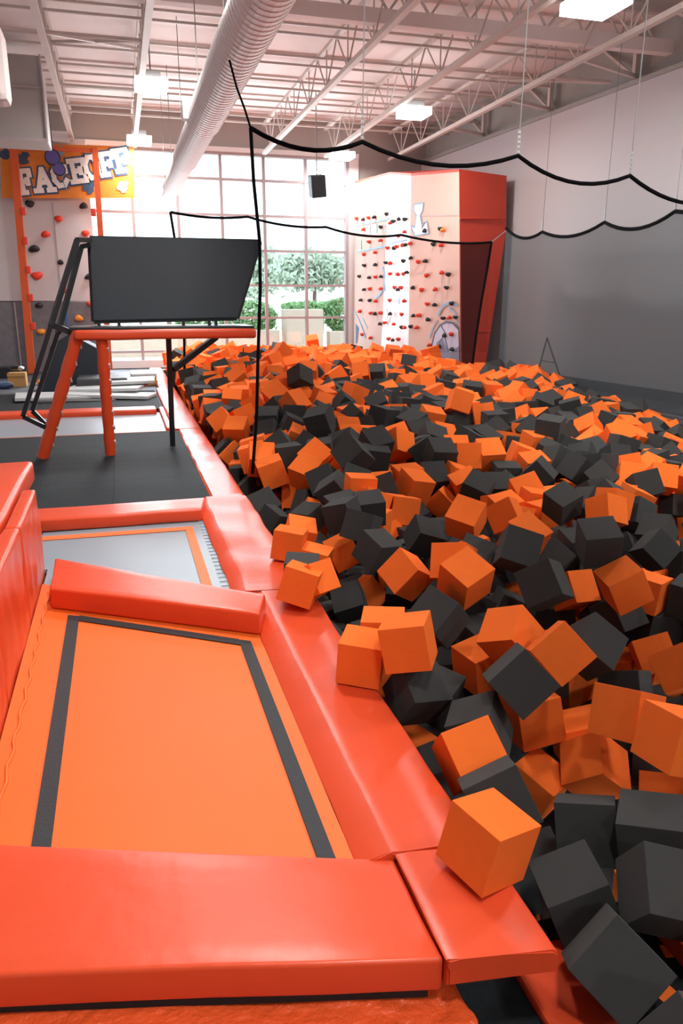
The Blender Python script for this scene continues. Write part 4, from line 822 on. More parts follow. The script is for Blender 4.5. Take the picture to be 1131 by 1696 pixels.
    1807,4083,-133,662,-15,727,-176,-191, 4691,5634,6,992,8,90,71,-216, 2160,10378,326,516,339,-629,-472,260, 6921,11717,178,181,472,786,-354,261, 3149,10044,254,675,-119,704,-180,-249,
    2310,13235,327,430,-712,210,513,269, 5920,15571,397,244,549,713,-360,278, 1458,17467,356,622,136,-146,756,289, 1504,2598,-454,480,-438,502,-569,-179, 1637,4428,-305,6,-131,-657,741,196,
    3372,4396,-128,555,-155,-816,25,-201, 4981,6354,-22,626,777,37,-26,-224, 6466,7816,-90,103,567,-746,330,247, 3372,8361,161,653,185,-693,-237,-246, 4088,11142,289,503,-456,-424,598,-259,
    2025,12458,214,445,0,-877,-174,267, 4279,15700,368,26,-547,74,-832,288, 1090,18422,237,134,-730,79,664,288, 1079,13837,-406,366,909,-150,119,-275, 1497,2905,-270,562,346,-664,347,-180,
    5838,7920,76,598,420,-558,390,-236, 6545,8327,-30,753,313,-488,-310,242, 6011,10777,197,139,15,989,22,-257, 1126,7695,-213,446,-402,533,-595,235, 6074,9748,128,740,649,92,-148,253,
    1911,10148,311,53,-566,296,-766,251, 5160,11541,168,67,-629,241,735,-264, 6653,11262,165,262,89,-801,529,-259, 6361,10646,134,428,-471,259,725,262, 3181,11209,247,40,-109,985,-122,-256,
    1420,12242,190,501,-577,622,166,258, 1443,12926,203,154,-566,488,645,268, 1731,18272,415,111,-243,647,713,292, 2653,3056,-371,59,-682,48,726,179, 4230,7478,128,794,-77,595,-90,-237,
    3054,8455,196,487,-522,-582,-387,248, 7044,12924,241,98,-505,-83,853,-268, 4724,15006,348,206,47,963,162,275, 1048,15309,-311,64,-674,654,-335,289, 1965,5718,19,414,627,435,-494,216,
    2945,7895,191,883,-288,361,71,-240, 1203,10889,141,555,-449,-526,460,257, 1529,15355,358,928,10,123,-348,278, 1122,13912,-142,405,-507,-588,-481,279, 4130,7196,121,395,402,632,531,241,
    3764,9186,181,775,248,-22,-580,-251, 2693,10093,264,651,-495,432,377,259, 3151,10896,223,338,-639,301,620,-261, 1718,2351,-402,18,-660,-116,-741,-178, 2675,15952,321,13,-637,719,-273,-292,
    1364,7014,-401,13,-46,-592,-803,234, 1083,13233,-380,94,699,-81,-703,276, 3979,5836,73,141,139,85,976,-215, 5830,11439,225,806,330,436,221,255, 3682,16203,298,131,673,726,5,282,
    2724,4318,-129,428,260,-632,590,-194, 1370,12606,209,82,991,-78,63,-265, 6302,13914,224,377,440,663,472,271, 2208,16189,322,823,479,174,248,289, 2585,17357,387,780,-8,-164,-603,285,
    1691,2602,-428,40,-755,61,650,-185, 2695,3764,-365,782,93,612,-54,184, 3417,4001,-358,124,-753,-594,250,192, 1228,7934,-121,192,100,638,737,-240, 1979,3962,13,13,-611,771,-176,191,
    2609,8905,144,526,280,-328,731,-243, 3514,9749,196,551,562,-455,414,-252, 3491,10994,199,586,198,-627,-472,-257, 2386,11636,272,71,810,-174,-553,267, 4320,11864,269,5,-17,-976,214,264,
    5307,13102,292,96,160,-356,914,273, 4857,15668,403,655,-415,-248,579,286, 1116,7015,-484,4,-47,-38,-997,240, 2147,4747,-136,585,-233,-672,387,-200, 2245,8757,180,194,162,-772,582,-248,
    3943,10423,213,703,48,-708,-9,-254, 6684,10510,74,30,581,-169,794,256, 4208,11542,255,279,153,-891,320,263, 5520,12428,226,654,-177,-729,85,270, 1250,3737,-341,445,483,-501,562,-183,
    2666,4977,-9,54,-4,-810,-582,206, 3475,7186,92,100,99,915,374,-233, 6197,8176,-28,362,-653,192,-635,241, 4318,9042,197,71,-5,-229,970,249, 7008,10672,28,75,-78,-537,835,-255,
    3783,10972,234,622,-778,66,-47,-262, 1509,11441,178,630,-116,-98,760,256, 1540,14512,250,137,-28,-96,-984,279, 1967,16893,309,149,-8,960,233,-281, 1761,17575,317,574,546,563,-230,291,
    2072,18531,362,114,413,-151,-890,292, 1108,18492,-356,863,1,-141,484,292, 1624,2578,-250,598,512,402,466,-184, 5577,6349,5,344,-912,135,175,225, 6677,9456,15,173,720,163,650,254,
    2105,11318,290,209,-633,691,-275,266, 5415,14663,273,58,-781,230,-576,273, 1696,4471,-133,587,490,392,-509,-195, 1068,15214,-30,709,-48,-667,218,-284, 5929,7221,-94,880,-167,-442,-25,-237,
    6087,10441,154,53,813,-32,-577,249, 4751,12760,294,639,-20,767,0,274, 2585,3446,-1,24,-978,11,203,-178, 4236,8211,140,328,619,-526,-480,-246, 5663,8375,93,617,218,69,-752,-242,
    3406,12072,334,476,548,568,385,-262, 5838,12193,258,179,-144,-916,-326,268, 2229,13710,284,587,-180,-673,410,-269, 4584,15680,353,516,503,395,568,281, 1196,5832,-478,453,-682,-489,-298,-224,
    2118,7477,223,894,-254,277,-241,239, 2761,8430,154,646,-390,-487,438,249, 4555,8917,172,540,-473,510,473,244, 4425,9557,208,265,337,549,716,249, 6082,10064,94,18,-205,-924,-318,253,
    2002,11706,222,557,-428,431,564,-260, 4846,12425,267,497,-495,-617,-355,261, 1747,14991,316,40,-669,-103,-734,287, 1737,3777,-134,170,7,-878,446,-182, 2852,4561,-120,579,-369,495,-531,-196,
    1338,7297,-139,510,76,-805,-289,237, 6721,13565,201,497,444,645,-373,266, 1335,13836,244,50,-481,870,-91,272, 1020,15560,242,536,-470,497,-492,288, 4844,17533,325,188,-678,-668,-239,289,
    2530,12897,322,490,599,507,-377,264, 5540,14938,332,462,456,-538,-535,283, 2480,17966,388,237,-169,470,832,293, 3689,4035,-168,232,180,906,303,-187, 2247,5008,-174,578,-444,599,328,-209,
    3057,8183,178,366,570,450,580,-240, 1711,12494,279,707,36,-666,-230,-273, 7077,12368,231,605,387,-501,-481,267, 7072,12640,230,694,-133,-25,-705,273, 1840,14643,320,454,406,556,564,282,
    6096,14679,237,345,66,-316,880,277, 2103,14891,287,879,378,-285,37,283, 3002,16710,340,852,8,-506,-129,-285, 2853,3068,-194,647,22,-1,-761,-178, 2973,4314,-90,253,700,522,-414,-190,
    1456,7573,78,664,-151,25,730,244, 3735,10681,205,926,279,-245,60,-258, 6258,11745,262,166,-778,-600,77,258, 3671,14210,241,478,-664,521,240,281, 1125,17501,225,496,-472,-708,165,286,
    2776,11332,230,217,388,489,749,259, 1101,13027,63,635,-59,-285,714,264, 4451,12772,278,100,-694,81,-707,-263, 5137,15409,317,812,-580,39,-1,277, 2614,3634,-195,547,291,-652,436,177,
    1094,10688,-158,425,480,506,-575,262, 2360,7221,155,55,-623,-778,23,243, 6493,10956,131,184,-915,114,-338,258, 1180,9163,-140,176,-728,-661,-19,254, 1106,12119,-133,132,88,905,-393,259,
    3155,5006,3,549,-615,-443,349,204, 7081,8226,-164,546,-465,-397,-571,-249, 3842,9489,167,116,768,97,621,248, 4896,12077,218,548,-523,-441,-479,270, 5065,13902,234,103,560,32,-820,280,
    4560,14305,248,298,943,-101,98,277, 1276,6367,-428,140,202,672,-697,-225, 4394,5328,-210,732,666,-120,72,209, 1106,14568,-49,179,-595,107,-775,276, 5946,8174,44,763,-609,144,157,-240,
    5775,8787,110,595,-488,-406,-491,250, 6354,10299,71,484,-28,-873,11,-260, 4401,11204,241,154,-33,-864,475,257, 3369,13893,312,178,273,-757,564,276, 4135,16086,333,588,317,632,391,282,
    3444,17364,421,113,-778,100,-609,-281, 1917,4529,-126,689,281,-341,573,-200, 3149,4730,-134,255,635,-189,703,203, 3449,5774,-74,432,469,441,-630,-222, 3583,4777,20,151,-448,-154,866,203,
    3036,5568,-34,488,811,178,-264,-209, 4487,7797,64,780,136,-591,-147,242, 3940,8296,223,461,-488,-535,-510,239, 5328,9182,125,43,-688,-239,-682,254, 7010,9801,-36,567,-27,-808,-151,256,
    2694,10957,174,511,327,-782,-137,265, 2434,17617,359,594,-59,160,785,288, 2192,18008,317,942,312,-110,34,279, 1587,4164,-328,745,-186,-616,171,-188, 1809,9904,273,525,-398,627,414,250,
    1796,11094,214,799,93,-585,-95,265, 3386,14543,262,418,602,247,632,285, 3723,17388,391,0,774,-35,630,291, 2634,3655,-1,475,89,-676,-555,-184, 3962,8877,198,9,-828,-86,-552,-249,
    2364,12002,252,36,-991,-31,120,-268, 6712,12190,206,45,744,-190,638,270, 2498,14971,286,960,45,106,251,-285, 3362,17675,337,706,-171,88,-680,291, 4452,17752,329,253,271,-927,-35,280,
    1715,4683,-343,983,-72,-149,65,-202, 1503,4986,-158,845,-119,-264,447,-203, 1127,6412,-240,189,303,638,-680,226, 1066,15834,-69,291,266,-724,564,-291, 5111,6934,102,800,-259,317,-437,236,
    1111,10625,137,407,-413,-581,-569,254, 4440,15048,322,58,-664,721,183,274, 3156,15040,433,126,736,265,608,276, 1910,2350,-389,686,42,-722,61,-185, 1891,2634,-399,15,650,-42,757,-184,
    3217,3991,-326,36,710,700,-54,192, 1346,7035,-112,2,198,686,-699,-240, 5190,12456,243,732,-33,668,-124,-266, 1957,13597,308,102,622,79,-771,276, 4665,13540,247,662,-460,429,406,279,
    2964,17633,349,673,359,-321,559,282, 1119,17765,-466,993,3,-104,27,289, 1762,3492,-169,180,-764,245,-567,-185, 1961,3516,-193,707,112,-42,696,-184, 1625,4246,-114,585,36,-44,-808,-191,
    4912,6122,-31,642,-353,-351,-582,220, 2753,8153,173,432,-517,557,-484,-248, 3864,9770,131,172,-956,-13,234,-247, 5601,13613,271,3,-991,120,-27,272, 5765,14283,273,785,82,610,-55,282,
    1057,16194,194,768,-252,-264,525,285, 5141,16916,347,645,-122,260,707,-289, 1117,12489,-136,414,-555,593,408,266, 3208,9455,193,932,-148,266,-189,246, 2846,9803,237,718,-67,683,105,-248,
    6435,9997,72,582,710,229,-319,-248, 6363,14426,216,562,-34,-105,819,278, 3911,15456,331,744,-626,-42,-225,279, 4037,17234,326,15,-787,48,-613,291, 3522,4156,-173,177,369,730,-546,-193,
    1081,4446,-203,150,-144,975,64,193, 2281,6316,-68,784,99,-603,-95,233, 1410,8832,-99,5,98,994,19,-242, 1894,5233,-21,531,409,-501,-546,208, 6399,9377,39,326,-795,-444,251,-253,
    4397,10851,274,496,761,-343,235,263, 6768,10818,57,738,-242,-628,-34,-256, 5547,12718,243,374,569,467,-562,263, 1943,14266,262,768,-619,-147,49,-280, 2878,15016,369,512,-353,-550,-555,284,
    4503,17430,308,279,370,-587,663,284, 2637,6703,-91,28,-6,636,-769,234, 1145,12823,-167,717,214,-50,-660,266, 5185,9800,95,72,753,-129,639,254, 2450,10378,231,711,29,-177,-678,-251,
    1463,10853,209,572,433,464,518,259, 4288,12180,264,577,59,810,78,262, 2854,13043,221,250,-704,-652,-125,268, 5931,12806,240,541,76,-30,-836,273, 6285,12949,172,207,-46,883,415,269,
    2462,14279,280,742,-25,-637,201,282, 1166,14605,201,473,-628,374,490,-281, 4155,15102,286,384,-696,-495,-349,286, 3080,16396,312,189,-13,817,543,283, 2148,17295,331,414,-384,-707,-424,281,
    3324,18277,289,216,568,-163,-776,288, 2182,2818,-372,780,-26,-39,-622,-185, 3788,4288,-299,594,-707,-311,-221,193, 1354,3276,-139,276,569,613,471,-185, 2444,5858,-146,664,-45,-27,-744,225,
    1181,10020,-67,91,701,62,704,-249, 1109,16800,-59,333,-296,-721,-529,-287, 3707,11856,344,745,-235,430,451,-261, 3710,12217,273,5,-785,-106,-609,263, 2345,16830,292,239,-760,350,-490,293,
    1545,5070,-338,445,75,-885,-110,-208, 1381,5282,-392,209,-665,653,293,-208, 2448,5847,-386,46,234,666,705,-216, 1155,14293,-324,357,-599,-346,-626,272, 1082,16161,-190,750,253,201,-575,-289,
    6830,8479,-104,482,-559,549,-390,251, 5761,9820,76,947,-292,-105,-74,252, 4948,11768,166,475,240,-606,589,268, 3657,12535,243,606,173,-774,-44,264, 1421,14122,197,192,-429,336,815,276,
    3973,14385,295,558,-468,-458,-508,271, 4464,14713,292,568,-456,-482,484,277, 1649,16839,272,896,55,426,101,292, 2696,16771,407,679,720,-54,-127,-282, 1737,17164,239,372,325,-462,735,293,
    2068,17579,307,27,-732,-230,-639,290, 2463,3760,-416,542,309,276,730,186, 3315,4210,-325,694,-2,-713,92,-196, 4395,4791,-258,175,-515,-456,703,-204, 1403,7313,-341,734,329,577,-132,-238,
    1411,7849,-402,803,59,590,-43,236, 2127,4496,-179,286,-459,744,389,-200, 2393,6991,-33,469,505,493,-528,-239, 1149,11694,-119,661,511,370,-403,-267, 1198,13524,-72,229,819,-92,-517,279,
    4956,5887,-47,109,-688,714,-46,220, 2036,8148,230,326,-296,667,600,241, 5614,10759,146,770,7,-571,-281,-258, 4253,12467,286,637,235,-697,-224,261, 5866,12483,218,679,293,60,669,270,
    5354,14041,329,148,-117,-779,-596,273, 5699,13927,282,641,636,330,273,270, 2981,15744,337,123,612,-780,-4,288, 1838,4238,-309,454,-279,571,-623,196, 1554,3113,-249,662,746,-48,-40,-184,
    1110,17480,-241,76,599,-691,395,282, 1147,18039,-93,587,-680,-318,-298,-293, 3714,4986,-2,36,730,-679,47,201, 1661,9613,195,66,-987,7,-140,256, 3409,10729,183,735,-135,-615,-247,-257,
    1971,13241,267,165,763,-220,-583,-267, 3723,13850,220,365,52,-928,38,271, 2670,14607,308,400,-351,614,581,281, 3343,15700,319,314,-74,-776,-541,286, 3627,17005,333,109,729,101,-667,286,
    1430,5538,-460,649,-599,430,183,216, 1348,6651,-377,93,-80,-981,144,-231, 1105,13532,-435,612,-547,349,450,269, 2037,3057,-205,2,-691,-82,-717,182, 1493,6692,-95,107,652,-66,746,239,
    1453,9116,8,951,117,-280,47,250, 3063,4752,37,497,471,-555,470,197, 4307,5312,0,649,725,-224,-18,208, 2323,6953,152,984,98,124,69,-233, 2096,8396,194,414,-541,674,-282,-239,
    7055,8697,-175,153,-552,-812,-100,-241, 6723,10059,-52,399,-30,-911,92,249, 2092,11036,242,513,-335,520,594,-257, 6144,14175,209,641,-712,59,277,278, 5840,14912,329,414,-446,-428,-667,278,
    5299,16581,284,247,601,746,-142,284, 4540,16892,304,564,-490,563,-350,-282, 2963,17330,274,934,347,-72,27,287, 3853,17726,325,112,982,-64,132,293, 4162,17962,317,50,240,966,67,282,
    1339,18237,286,341,899,234,136,284, 5014,18376,272,405,899,161,8,289, 2531,2590,-358,14,-999,-14,21,-183, 2653,3832,-197,100,75,269,954,-183, 1152,5181,-281,633,-740,-222,32,206,
    3039,3233,56,226,-518,326,-756,-180, 4456,5783,-2,132,-791,-23,595,-222, 3658,8872,210,477,-438,-661,-376,-249, 5812,10462,142,693,28,-236,680,-257, 4684,11156,185,238,-213,830,456,-262,
    5501,12143,214,447,-456,579,505,-261, 3834,14905,319,181,953,-63,-232,287, 4435,16007,360,16,187,-715,672,283, 4830,16031,361,513,-463,-474,545,290, 5259,17583,341,364,430,726,392,290,
    2396,18470,334,71,-244,-628,-734,281, 3365,3778,-329,790,-57,6,-609,-185, 1095,15616,-357,715,-673,149,108,281, 3682,4468,-133,141,470,-592,638,-195, 6185,13239,170,233,-874,417,77,266,
    1993,13971,266,526,-614,511,-289,-276, 2979,17938,323,585,329,-221,-706,293, 3958,18443,288,891,343,42,-293,283, 1107,4781,-488,745,600,-288,8,197, 2927,4073,-99,348,576,-641,367,-188,
    4618,5284,-101,310,-588,454,-592,208, 2636,6994,-67,12,-2,707,705,-235, 4562,6949,-82,636,44,-541,-547,238, 3941,8136,-92,480,-732,-431,-215,-243, 2207,6652,197,4,266,246,931,229,
    5671,6580,-80,728,-208,-638,-134,234, 3539,9461,151,855,-438,230,146,247, 4836,11451,173,421,-479,578,-507,-263, 3978,13541,167,952,-183,-226,-82,269, 4269,13531,237,331,-618,708,70,-279,
    6631,13836,174,642,-748,-97,128,273, 2944,15411,360,372,-557,-528,-521,276, 4439,16350,306,681,-494,-255,-474,291, 4477,18167,278,864,465,-39,184,290, 1733,1621,-366,9,10,-998,31,182,
    2090,1953,-333,72,119,-886,440,-180, 2076,2173,-360,671,-606,-337,-258,185, 1240,2374,-489,713,-684,-134,65,-179, 2099,2379,-383,677,82,-729,30,-182, 2299,2422,-366,453,502,-521,-519,-178,
    1277,2605,-471,23,-797,602,-9,-177, 2093,2604,-378,543,497,509,-444,182, 1502,2811,-457,739,-86,661,89,-178, 1709,2823,-427,620,-534,355,-449,180, 1926,2856,-387,476,452,-553,511,-178,
    2848,2919,-376,138,-704,128,683,180, 1498,3044,-444,18,-721,-66,688,180, 1714,3045,-400,395,401,553,-612,-178, 2169,3074,-400,508,-497,-558,-426,180, 2852,3123,-373,567,-450,503,470,-177,
    2178,3321,-418,580,479,-343,561,-184, 2404,3349,-401,428,898,36,80,-180, 1959,3481,-392,976,121,134,112,183, 3091,3589,-305,507,619,592,88,184, 2238,3752,-341,615,251,-462,586,-183,
    3119,3786,-316,639,749,20,-169,-183, 1791,4038,-316,207,151,7,966,-187, 2741,4020,-371,164,-507,348,-770,186, 3537,4241,-350,466,-519,432,570,190, 1908,4452,-304,198,797,569,18,-196,
    3861,4506,-364,177,684,-242,-664,200, 4098,4466,-372,34,960,245,120,195, 2605,4718,-380,681,-349,-150,-624,-201, 3452,4707,-317,160,-115,452,869,-196, 3951,4752,-342,45,-387,-75,917,200,
    1156,4991,-446,788,51,589,-165,-209, 1795,5076,-374,526,-844,-52,-85,-205, 1637,5308,-332,452,25,888,-66,-214, 4331,5255,-426,293,-519,-491,-634,-205, 2456,5588,-409,712,124,-41,688,-212,
    2687,5686,-406,598,-595,-303,-441,214, 1359,6126,-417,75,129,856,-493,-229, 2904,6174,-266,611,-25,-774,-155,-226, 1122,7574,-475,708,-4,53,-703,-238, 3899,7896,-376,722,-25,-64,-687,241,
    1283,9782,-348,606,732,-113,286,258, 1188,10745,-386,117,695,680,198,260, 1170,11589,-439,451,437,-585,511,-263, 1128,15949,-404,143,-668,-130,717,-288, 1163,16381,-417,148,-754,-7,-639,287,
    1128,16820,-403,718,271,518,375,-285, 1747,1441,-185,469,459,509,-555,-179, 1765,1654,-185,27,712,0,700,-180, 1955,1681,-166,681,117,709,136,179, 2142,1703,-165,989,144,1,8,185,
    2183,1917,-159,875,-461,92,109,-179, 2134,2129,-158,546,617,-373,425,181, 1232,2399,-310,489,-552,418,528,-177, 2550,2551,-176,1,775,-630,-26,-185, 1666,2814,-249,849,-32,-80,519,-184,
    2850,2858,-186,462,-496,471,562,185, 3107,2861,-177,32,-699,4,713,-182, 1172,3190,-230,524,499,452,520,-181, 1828,3012,-214,50,991,-93,66,-179, 1135,3377,-202,290,-942,-20,-158,-178,
    1607,3289,-202,99,476,50,871,-184, 2932,3272,-167,616,276,-232,699,-182, 3141,3263,-106,479,-204,-448,-725,-183, 1572,3512,-129,139,220,309,-914,-179, 2407,3808,-243,438,614,-309,578,184,
    2866,3809,-167,603,-59,459,-649,-187, 3609,3773,-120,884,420,94,-174,-181, 2465,4051,-210,145,-631,-222,-728,-184, 2699,4091,-179,5,165,-11,-985,-192, 1884,4268,-124,971,-75,42,-219,193,
    2091,4289,-168,315,-145,-924,153,-188, 2282,4235,-204,667,52,728,-141,-193, 2515,4307,-223,98,303,806,-497,-188, 2328,4496,-234,682,257,-371,575,-193, 2573,4528,-197,325,741,424,-405,-194,
    3122,4479,-126,605,665,264,347,195, 4156,4467,-193,356,619,590,-374,192, 2405,4771,-240,662,121,-44,-737,-196, 2671,4843,-170,574,-293,-404,-648,-199, 3735,4773,-146,574,-689,-407,-167,-203,
    4432,4808,-84,596,-367,-540,465,205, 1999,5010,-246,63,683,-21,-726,-203, 2483,5014,-151,80,-780,147,601,205, 1599,5298,-104,166,88,-947,258,213, 1907,5346,-204,582,419,538,-442,-213,
    2594,5303,-142,516,374,-417,647,211, 3502,5184,-146,410,894,4,-176,-206, 3861,5321,-124,318,744,-499,308,-205, 4143,5350,-231,680,-180,363,609,205, 1632,5572,-175,126,-634,-725,-233,-213,
    3919,5570,-162,134,577,777,-206,-217, 2871,5842,-88,28,-206,72,-974,-217, 3982,5832,-148,530,767,-303,194,216, 2234,6041,-105,746,-585,172,265,226, 2621,6074,-70,995,-21,22,-79,228,
    2861,6118,-141,119,-920,-36,369,219, 3161,6021,-140,284,-40,-957,-5,-222, 1677,6393,-67,584,-575,489,296,224, 2595,6361,-85,602,-301,577,462,-230, 3113,6433,-117,31,-575,-1,816,-231,
    3413,6640,-131,1,-696,107,708,239, 3862,6970,-136,398,427,-519,623,-242, 3501,7575,-49,537,-546,364,528,235, 3744,7587,-132,412,489,659,393,239, 4090,7555,-139,730,447,503,-113,235,
    3289,7801,1,212,-281,655,667,-246, 1474,8236,-67,698,-483,-519,86,240, 3646,8108,-46,17,-783,596,-173,-238, 5778,8159,-165,462,-370,590,548,-242, 3047,9628,31,205,-655,200,697,-249,
    1178,9757,-38,308,-432,-561,-634,252, 2190,9782,60,504,710,-449,193,-255, 4746,10516,67,963,-174,195,49,-260, 1835,10657,44,778,552,171,-242,261, 1690,12084,79,243,-626,-409,616,271,
    3109,12127,114,565,540,-441,-438,270, 1185,14253,-112,609,-21,-787,-86,271, 1117,17129,-173,996,-38,-52,45,-282, 1454,922,-2,487,485,488,537,-181, 1638,924,3,29,12,16,-998,180,
    1828,994,12,53,-21,-20,-997,-177, 1401,1121,7,119,-990,-52,34,183, 1627,1142,42,811,-46,565,141,182, 1861,1193,49,552,393,578,-453,-181, 2055,1279,-15,172,-229,670,-683,-181,
    1641,1412,26,630,502,320,-496,-181, 1890,1450,18,134,622,-769,48,-182, 2134,1502,-15,22,-558,827,42,-177, 1925,1820,-28,35,-711,647,269,177, 2235,1660,19,545,-598,-257,-526,183,
    2247,1855,20,223,11,-772,593,-178, 2512,1994,-13,304,404,-620,599,-185, 2258,2085,13,736,-670,-17,84,-182, 2471,2186,-6,629,708,-149,280,-179, 2696,2120,21,545,386,348,657,-177,
    2751,2378,-18,517,-615,-527,-275,180, 2748,2581,-49,241,277,-623,689,179, 3021,2538,-20,991,57,111,36,183, 1673,2847,-64,36,643,-65,761,-177, 2708,2773,-19,231,-629,-712,206,-181,
    2920,2821,-10,678,-16,731,56,-180, 3114,2847,14,4,10,-100,994,-176, 3374,2854,1,65,680,-112,720,-181, 3128,3042,22,399,578,-588,399,-182, 3391,3166,20,163,-234,-671,683,-177,
    3604,3095,30,14,-81,-996,-3,182, 3294,3367,88,416,-628,73,652,-183, 3578,3329,38,614,495,452,-415,-177, 3600,3546,69,200,640,721,167,185, 3837,3539,42,541,-769,200,273,-184,
    3677,3868,11,341,-839,-380,-182,-182, 3884,3737,3,539,590,450,-396,188, 2436,4047,-4,0,-311,-94,945,191, 3824,4061,58,309,604,-723,120,-189, 4217,4029,-5,61,-837,135,525,-189,
    4082,4238,2,71,-739,620,249,-190, 4303,4236,32,458,-545,525,-465,191, 4249,4529,101,565,504,-426,494,201, 4590,4418,70,135,-441,439,770,-196, 2383,4741,-41,87,440,81,889,-197,
    4540,4721,111,366,-722,-543,217,-201, 4799,4686,61,265,-842,0,-467,198, 4932,4883,-7,698,320,-633,84,200, 4810,5165,58,501,757,-381,-170,-204, 5072,5175,48,387,601,-490,498,-203,
    4847,5435,55,67,-552,-766,-320,-208, 5460,5428,37,806,480,-221,264,-204, 5658,5628,44,610,-180,-739,-218,-212, 5278,5893,-37,983,-63,-168,10,-217, 5571,5873,-61,76,238,-961,106,-222,
    5434,6119,-75,37,-767,7,-639,219, 5731,6136,-108,27,841,539,0,-228, 6001,6138,-146,468,-369,687,414,-229, 5839,6378,-157,199,801,473,-304,-228, 6094,6362,-155,434,798,-184,374,233,
    2891,6636,97,751,-659,-20,-14,-235, 5958,6651,-90,109,-908,45,-399,234, 6235,6587,-180,174,-582,35,792,233, 6068,6919,-145,391,-637,-175,639,234, 6474,6994,-242,92,-641,77,-757,-240,
    6707,7248,-245,165,684,700,-117,-234, 7053,7272,-164,208,956,-27,-202,240, 1868,7495,151,5,570,-131,810,238, 4542,7517,104,18,-707,-77,-702,235, 6434,7542,-153,691,-206,200,-662,-244,
    6767,7543,-145,676,-553,297,384,-234, 7058,7564,-202,854,-182,464,142,238, 2051,7905,191,39,-719,28,692,-239, 6200,7931,-82,86,144,-736,654,-243, 6702,7782,-178,738,-17,-673,-28,236,
    7024,7934,-159,775,214,-510,303,-237, 1671,8854,205,125,633,-664,-377,240, 1982,8653,217,157,601,136,771,-247, 6949,8915,-88,788,-369,-366,-327,244, 6684,9713,-4,14,-29,612,-789,255,
    5077,10397,161,900,-422,-61,81,-260, 5505,10491,190,503,323,-628,496,-258, 1822,11423,208,43,744,663,53,-258, 2390,11308,214,62,137,490,-858,-267, 3020,12669,314,695,-473,475,-256,271,
    4542,12484,194,297,-284,-631,-657,263, 4183,12837,221,276,262,568,-728,270, 3535,13555,198,509,-479,-596,392,271, 5014,13598,206,156,682,8,-713,271, 3370,14174,231,82,-8,-535,839,274,
    4248,14379,301,1,-27,698,-714,280, 4233,15403,260,679,594,232,-361,282, 5964,15224,238,660,53,-687,-294,279, 3056,16033,292,644,-174,665,-332,288, 1751,16530,274,651,2,758,-30,283,
    3652,16626,176,567,196,-328,729,283, 4200,16793,281,732,70,-123,-665,293, 4809,17232,206,483,429,-215,-731,-284, 1868,17989,302,12,-214,125,-968,281,
]
